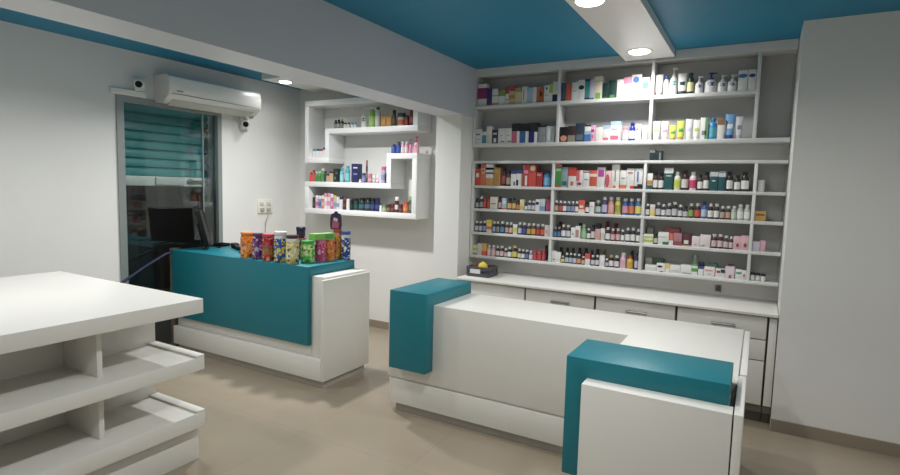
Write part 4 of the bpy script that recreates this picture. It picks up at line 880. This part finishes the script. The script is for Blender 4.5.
jar(-3.418, 3.052, .112, .22, cc('red_candy', ['#a02028', '#c83a38', '#5a1a18', '#d8b090', '#8a1c28']), '#c83448', '#b02430', '#8a7a3a', 'red lidded jar with red wrapper, third from the left')
jar(-3.289, 3.052, .102, .246, cc('blue_candy', ['#1c4a9a', '#2a6ac0', '#d8d8c8', '#1a3a7a', '#e0c840']), '#dcdcd8', '#1f4fa0', '#d8cc50', 'tall white lidded jar with blue wrapper', clear=mat('cloudy_plastic', '#c4ccc8', .2))
jar(-3.168, 3.062, .102, .226, cc('cream_candy', ['#d8cc90', '#e8dca8', '#3a2c20', '#c8b468', '#b8a050']), '#4a2028', '#d0c488', None, 'dark lidded jar of cream and chocolate sweets', clear=mat('cloudy_plastic', '#c4ccc8', .2))
jar(-3.112, 3.173, .112, .178, cc('green_candy', ['#3a9a3a', '#58b848', '#d8e0a8', '#2a7a34', '#a8c858']), '#3a9a40', '#4aa840', '#c8d888', 'broad green jar of green sweets near the counter end')
jar(-3.081, 3.28, .084, .178, cc('pink_candy', ['#c83a78', '#e078a0', '#e8c0c8', '#a82a5a', '#d85a88']), '#d85a88', '#c83a78', '#f0b0c8', 'pink jar between the green and orange jars')
jar(-3.068, 3.38, .08, .178, cc('tangerine_candy', ['#e0682a', '#f09048', '#e8b890', '#c84a1c', '#f0a860']), '#e07a3a', '#e87830', '#f0b070', 'small orange jar with orange lid near the right end of the counter')
jar(-3.078, 3.485, .076, .254, cc('mixed_candy', ['#d8a030', '#e0702a', '#a83a28', '#e8d0a0', '#c86838']), '#c83a30', '#d89a30', '#e0702a', 'tall red lidded jar of mixed orange sweets carrying the purple pouch', clear=mat('amber_plastic', '#c89a68', .2))
jar(-2.997, 3.498, .078, .242, cc('navy_candy', ['#203a80', '#3a5aa8', '#d0d8d8', '#182c68', '#8a9ac0']), '#2a58b0', '#1f3a80', '#d8e0e0', 'blue lidded jar with dark blue wrapper, rightmost on the counter', clear=mat('cloudy_plastic', '#c4ccc8', .2)) 
jar(-3.316, 3.30, .084, .178, cc('brown_candy', ['#3a2018', '#5a3020', '#8a6a48', '#2a1810', '#4a2a1c']), '#b8583a', '#5a3024', None, 'brown jar with dull orange lid behind the cream jar')
b = tag(thing('sweet_carton', 'long flat green carton laid across the tops of the jars', 'carton', (-3.086, 3.308, ZL+.1785), math.radians(78)), 'long flat green carton laid across the tops of the jars', 'carton')
bm = bmesh.new(); bm_box(bm, -.1, .1, -.04, .04, 0, .052, .002); obj('carton_body', bm, pm('#7ac040'), b)
bm = bmesh.new(); bm_box(bm, .0, .08, -.0412, -.039, .008, .043); obj('printed_panel', bm, pm('#5a9a4a'), b)
t = thing('small_jar', 'small dark purple jar stacked on the orange lidded brown jar', 'jar', (-3.316, 3.30, ZL+.1785))
bm = bmesh.new(); bm_lathe(bm, [(.026, 0), (.036, .01), (.036, .055), (.032, .06)], 18); obj('jar_body', bm, pm('#3a2050'), t)
bm = bmesh.new(); bm_lathe(bm, [(.037, .058), (.039, .062), (.039, .088), (.035, .092)], 18); obj('lid', bm, pm('#2c1c48'), t)
t = thing('sweet_pouch', 'dark purple sweet pouch standing on the red lidded jar', 'pouch', (-3.09, 3.478, ZL+.2545), math.radians(35))
bm = bmesh.new(); bm_prism(bm, [(-0.041, 0), (0.041, 0), (0.047, .03), (0.045, .1), (0.037, .128), (0.016, .135), (0.010, .15), (-0.010, .15), (-0.016, .135), (-0.037, .128), (-0.045, .1), (-0.047, .03)], -.02, .02, 'y')
obj('pouch_body', bm, pm('#3a2254'), t)
bm = bmesh.new(); bm_prism(bm, [(-0.033, .012), (0.021, .008), (0.029, .05), (0.000, .085), (-0.025, .07)], -.0215, -.0195, 'y'); obj('printed_panel', bm, pm('#c04a70'), t)
bm = bmesh.new(); bm_prism(bm, [(-0.021, .075), (0.012, .065), (0.016, .09), (-0.016, .1)], -.0225, -.0205, 'y'); obj('printed_mark', bm, pm('#d8c8d0'), t)

# ------------------------------------------------------------------ stock on the shelves
_me = {}
def cached(key, fn):
    if key not in _me: _me[key] = fn()
    return _me[key]
R3 = lambda v: round(v, 3)
ROUND = ('round', 'oval', 'ring', 'dot', 'emblem', 'swoosh', 'arc')
def carton(x, y, z, w, h, col, bands, desc=''):
    rnd = any(k in desc.split() for k in ROUND)
    d = max(.03, min(.07, w*.9))
    def mk():
        bm = bmesh.new(); bm_box(bm, -w/2, w/2, 0, d, 0, h, .0008)
        mats = [pm(col)]
        for bd in bands:
            if len(bd) == 3: z0, z1, c = bd; x0, x1 = 0, 1
            else: x0, x1, z0, z1, c = bd
            full = x0 <= 0 and x1 >= 1
            mats.append(pm(c)); e = .0009
            xa = -w/2+w*x0; xb = -w/2+w*x1
            if full: bm_box(bm, -w/2-e, w/2+e, -e, d+e, max(.0005, h*z0), h*z1+(e if z1 >= 1 else 0), 0, len(mats)-1)
            elif rnd and x1-x0 > .25:
                cx, cz, rx, rz = (xa+xb)/2, h*(z0+z1)/2, (xb-xa)/2, h*(z1-z0)/2
                bm_prism(bm, [(cx+rx*math.cos(k*math.pi/9), cz+rz*math.sin(k*math.pi/9)) for k in range(18)], -e-.0006, .002, 'y', len(mats)-1)
            else: bm_box(bm, xa, xb, -e-.0006, .002, max(.0008, h*z0), h*z1-.0005, 0, len(mats)-1)
        # flap seam at the top front edge
        return to_mesh('medicine_carton', bm, mats)
    return link('medicine_carton', cached(('c', R3(w), R3(h), col, bands, rnd), mk), None, (x, y, z))
def parts(kind, x, y, z, items, key):
    r = bpy.data.objects.new(kind, None); C.objects.link(r); r.location = (x, y, z); r.empty_display_size = .02
    for n, fn in items: link(n, cached((kind, n)+key, fn), r)
    return r
def M1(name, prof, col, seg=14, rough=.3, sx=1, sy=1):
    def f():
        bm = bmesh.new(); bm_lathe(bm, prof, seg, sx=sx, sy=sy); return to_mesh(name, bm, pm(col, rough))
    return f
def bottle(x, y, z, w, h, bc, lc, cc_):
    r = w/2*.98; rn = max(.007, min(r*.5, .013)); hc = min(.022, h*.17); hs = h-hc
    sh = hs-min(.03, h*.2)
    return parts('medicine_bottle', x, y+r, z, [
        ('bottle_body', M1('bottle_body', [(r*.9, 0), (r, .004), (r, sh), (r*.82, sh+(hs-sh)*.45), (rn, hs-.004), (rn, hs)], bc)),
        ('label_wrap', M1('label_wrap', [(r*1.015, h*.12), (r*1.015, h*.55)], lc, rough=.5)),
        ('cap', M1('cap', [(rn*1.25, hs-.002), (rn*1.3, hs), (rn*1.3, h-.002), (rn*1.1, h)], cc_))], (R3(w), R3(h), bc, lc, cc_))
def pump(x, y, z, w, h, bc, lc, cc_):
    r = w/2*.97; hs = h*.66
    def pm_():
        bm = bmesh.new(); bm_lathe(bm, [(r*.42, hs-.002), (r*.42, hs+h*.08), (r*.2, hs+h*.1), (r*.16, h*.9), (r*.34, h*.91), (r*.34, h)], 12)
        bm_box(bm, 0, r*.95, -r*.16, r*.16, h*.93, h*.985, .001); return to_mesh('pump_head', bm, pm(cc_))
    def lb():
        bm = bmesh.new(); n = 14; vs = []
        for k in range(n):
            u = .85*math.cos(2*math.pi*k/n); v = h*.085*math.sin(2*math.pi*k/n)
            vs.append(bm.verts.new((r*1.02*math.cos(-math.pi/2+.3+u), r*.72*math.sin(-math.pi/2+.3+u), hs*.64+v)))
        c0 = bm.verts.new((r*1.02*math.cos(-math.pi/2+.3), r*.73*math.sin(-math.pi/2+.3), hs*.64))
        for k in range(n): bm.faces.new((c0, vs[k], vs[(k+1) % n]))
        return to_mesh('label', bm, pm(lc))
    return parts('pump_bottle', x, y+r*.7, z, [
        ('bottle_body', M1('bottle_body', [(r*.92, 0), (r, .006), (r, hs*.76), (r*.86, hs*.9), (r*.45, hs)], bc, 20, sy=.7)),
        ('label', lb), ('pump_head', pm_)], (R3(w), R3(h), bc, lc, cc_))
def tube(x, y, z, w, h, bc, lc, cc_):
    def bd():
        bm = bmesh.new(); n = 16; hc = h*.16
        rings = []
        for t in (0, .5, 1):
            zz = hc+(h-hc)*t; rx = w*(.40+.10*t); ry = w*.34*(1-t)+.0025*t
            rings.append([bm.verts.new((rx*math.cos(2*math.pi*i/n), ry*math.sin(2*math.pi*i/n)+w*.0, zz)) for i in range(n)])
        for k in range(2):
            for i in range(n):
                f = bm.faces.new((rings[k][i], rings[k][(i+1) % n], rings[k+1][(i+1) % n], rings[k+1][i])); f.smooth = True
        bm.faces.new(list(reversed(rings[0]))); bm.faces.new(rings[-1])
        return to_mesh('tube_body', bm, pm(bc))
    def mk():
        bm = bmesh.new(); bm_box(bm, -w*.27, w*.27, -.002, .002, h*.42, h*.6, .001)
        bmesh.ops.rotate(bm, verts=bm.verts, cent=(0, 0, h*.5), matrix=Matrix.Rotation(-math.atan2(w*.34, h*.84), 3, 'X'))
        bmesh.ops.translate(bm, verts=bm.verts, vec=(0, -w*.19, 0)); return to_mesh('print', bm, pm(lc))
    return parts('cream_tube', x, y+w*.36, z, [('tube_body', bd), ('print', mk),
        ('cap', M1('cap', [(w*.36, 0), (w*.37, .003), (w*.34, h*.16), (w*.3, h*.165)], cc_, 16, sy=.85))], (R3(w), R3(h), bc, lc, cc_))
def can(x, y, z, w, h, bc, lc, cc_):
    r = w/2*.97; hc = h*.24
    return parts('spray_can', x, y+r, z, [
        ('can_body', M1('can_body', [(r*.94, 0), (r, .003), (r, h-hc-.006), (r*.9, h-hc)], bc)),
        ('label_wrap', M1('label_wrap', [(r*1.012, h*.2), (r*1.012, h*.5)], lc, rough=.4)),
        ('cap', M1('cap', [(r*.92, h-hc-.001), (r*.93, h-hc), (r*.9, h-.006), (r*.7, h)], cc_))], (R3(w), R3(h), bc, lc, cc_))
def pot(x, y, z, w, h, bc, lc, cc_):
    r = w/2*.97
    return parts('cream_jar', x, y+r, z, [
        ('jar_body', M1('jar_body', [(r*.9, 0), (r, .004), (r, h*.66), (r*.85, h*.72)], bc)),
        ('label_wrap', M1('label_wrap', [(r*1.012, h*.12), (r*1.012, h*.5)], lc)),
        ('lid', M1('lid', [(r*.95, h*.71), (r*.97, h*.72), (r*.97, h-.003), (r*.9, h)], cc_))], (R3(w), R3(h), bc, lc, cc_))
ORD = 'first second third fourth fifth sixth seventh eighth ninth tenth eleventh twelfth thirteenth fourteenth fifteenth sixteenth seventeenth eighteenth nineteenth twentieth'.split()
ORD += ['twenty-'+o for o in ORD[:9]] + ['thirtieth']
CAT = {'c': 'carton', 'b': 'bottle', 'p': 'bottle', 't': 'tube', 's': 'can', 'j': 'jar'}
BAY = {'left': (-2.332, -1.578), 'middle': (-1.552, -.818), 'right': (-.792, -.05), 'end': (-.024, .155)}
UBAY = {'left': (-2.336, -1.56), 'middle': (-1.531, -.802), 'right': (-.774, -.079)}
SNK = {'top tier': (-4.05, -2.982), 'left cell': (-4.355, -4.117), 'right ledge': (-3.288, -2.93), 'middle tier': (-4.405, -3.292), 'bottom tier': (-4.355, -2.982)}
def bounds(name):
    for k in SNK:
        if name.startswith(k): return SNK[k]
    if name.startswith('top of'): return (-.8, -.6)
    k = name.split(', ')[1].split()[0]
    return (UBAY if name.split()[0] in ('top', 'second') else BAY)[k]
made = []
for name, z, yf, items in ROWS:
    lo_, hi_ = bounds(name)
    snake = 'snaking' in name
    if snake: z -= .0015
    else: z = {2.317: 2.3152, 1.971: 1.9692, 1.815: 1.8122, 1.586: 1.5842, 1.373: 1.3712, 1.152: 1.1502, .932: .9302}[z]
    for back in (0, 1):
        its = [i for i in items if (i[4] > 0) == bool(back)]
        # keep the row inside its bay and its neighbours apart
        X = [[i[1]-i[2]/2, i[1]+i[2]/2] for i in its]
        cur = lo_
        for e in X:
            s = max(0, cur-e[0]); e[0] += s; e[1] += s; cur = e[1]+.001
        cur = hi_
        for e in reversed(X):
            s = max(0, e[1]-cur); e[0] -= s; e[1] -= s; cur = e[0]-.001
        cur = lo_
        for e in X:
            if e[0] < cur: e[0] = cur
            cur = e[1]+.001
        descs = [i[-1] for i in its]
        for n, (it, e) in enumerate(zip(its, X)):
            w = e[1]-e[0]; x = (e[0]+e[1])/2; h = it[3]; k = it[0]
            if name.startswith('third'): h = min(h, .198)
            y = yf+it[4]+(.0 if k != 'c' else .002)
            if back and y+w > 4.682 and k != 'c': y = 4.680-w
            if k == 'c':
                if back: y = min(y, 4.682-max(.03, min(.07, w*.9)))
                o = carton(x, y, z, w, h, it[5], it[6], it[-1])
            else:
                o = {'b': bottle, 'p': pump, 't': tube, 's': can, 'j': pot}[k](x, y, z, w, h, *it[5:8])
            lab = it[-1]
            place = name if snake or name.startswith('top of') else name.replace('shelf,', 'wall shelf,')
            if descs.count(lab) > 1:
                same = [m for m in range(len(descs)) if descs[m] == lab]
                who = f'{lab}, {ORD[n]} from left, {place}'
            else: who = f'{lab}, {place}'
            tag(o, who, CAT[k], ('stock standing behind on the ' if back else 'stock on the ')+place)

# ------------------------------------------------------------------ camera, world, view
cam = bpy.data.cameras.new('camera'); co = bpy.data.objects.new('camera', cam); C.objects.link(co)
f, yaw, p, r = 540.145, -.5174, -.0907, .0264
F = Vector((math.sin(yaw)*math.cos(p), math.cos(yaw)*math.cos(p), math.sin(p)))
r0 = Vector((math.cos(yaw), -math.sin(yaw), 0)); u0 = r0.cross(F)
Rv = r0*math.cos(r)+u0*math.sin(r); Uv = -r0*math.sin(r)+u0*math.cos(r)
m = Matrix((Rv, Uv, -F)).transposed().to_4x4(); m.translation = (0, 0, 1.55)
co.matrix_world = m
cam.sensor_width = 36; cam.sensor_fit = 'HORIZONTAL'; cam.lens = f/900*36; cam.clip_start = .02
sc.camera = co
w = bpy.data.worlds.new('night'); sc.world = w; w.use_nodes = True
w.node_tree.nodes['Background'].inputs['Color'].default_value = (.02, .025, .03, 1); w.node_tree.nodes['Background'].inputs['Strength'].default_value = .5
sc.view_settings.view_transform = 'Standard'; sc.view_settings.look = 'None'; sc.view_settings.gamma = 1; sc.view_settings.use_curve_mapping = False
sc.view_settings.exposure = 0.0
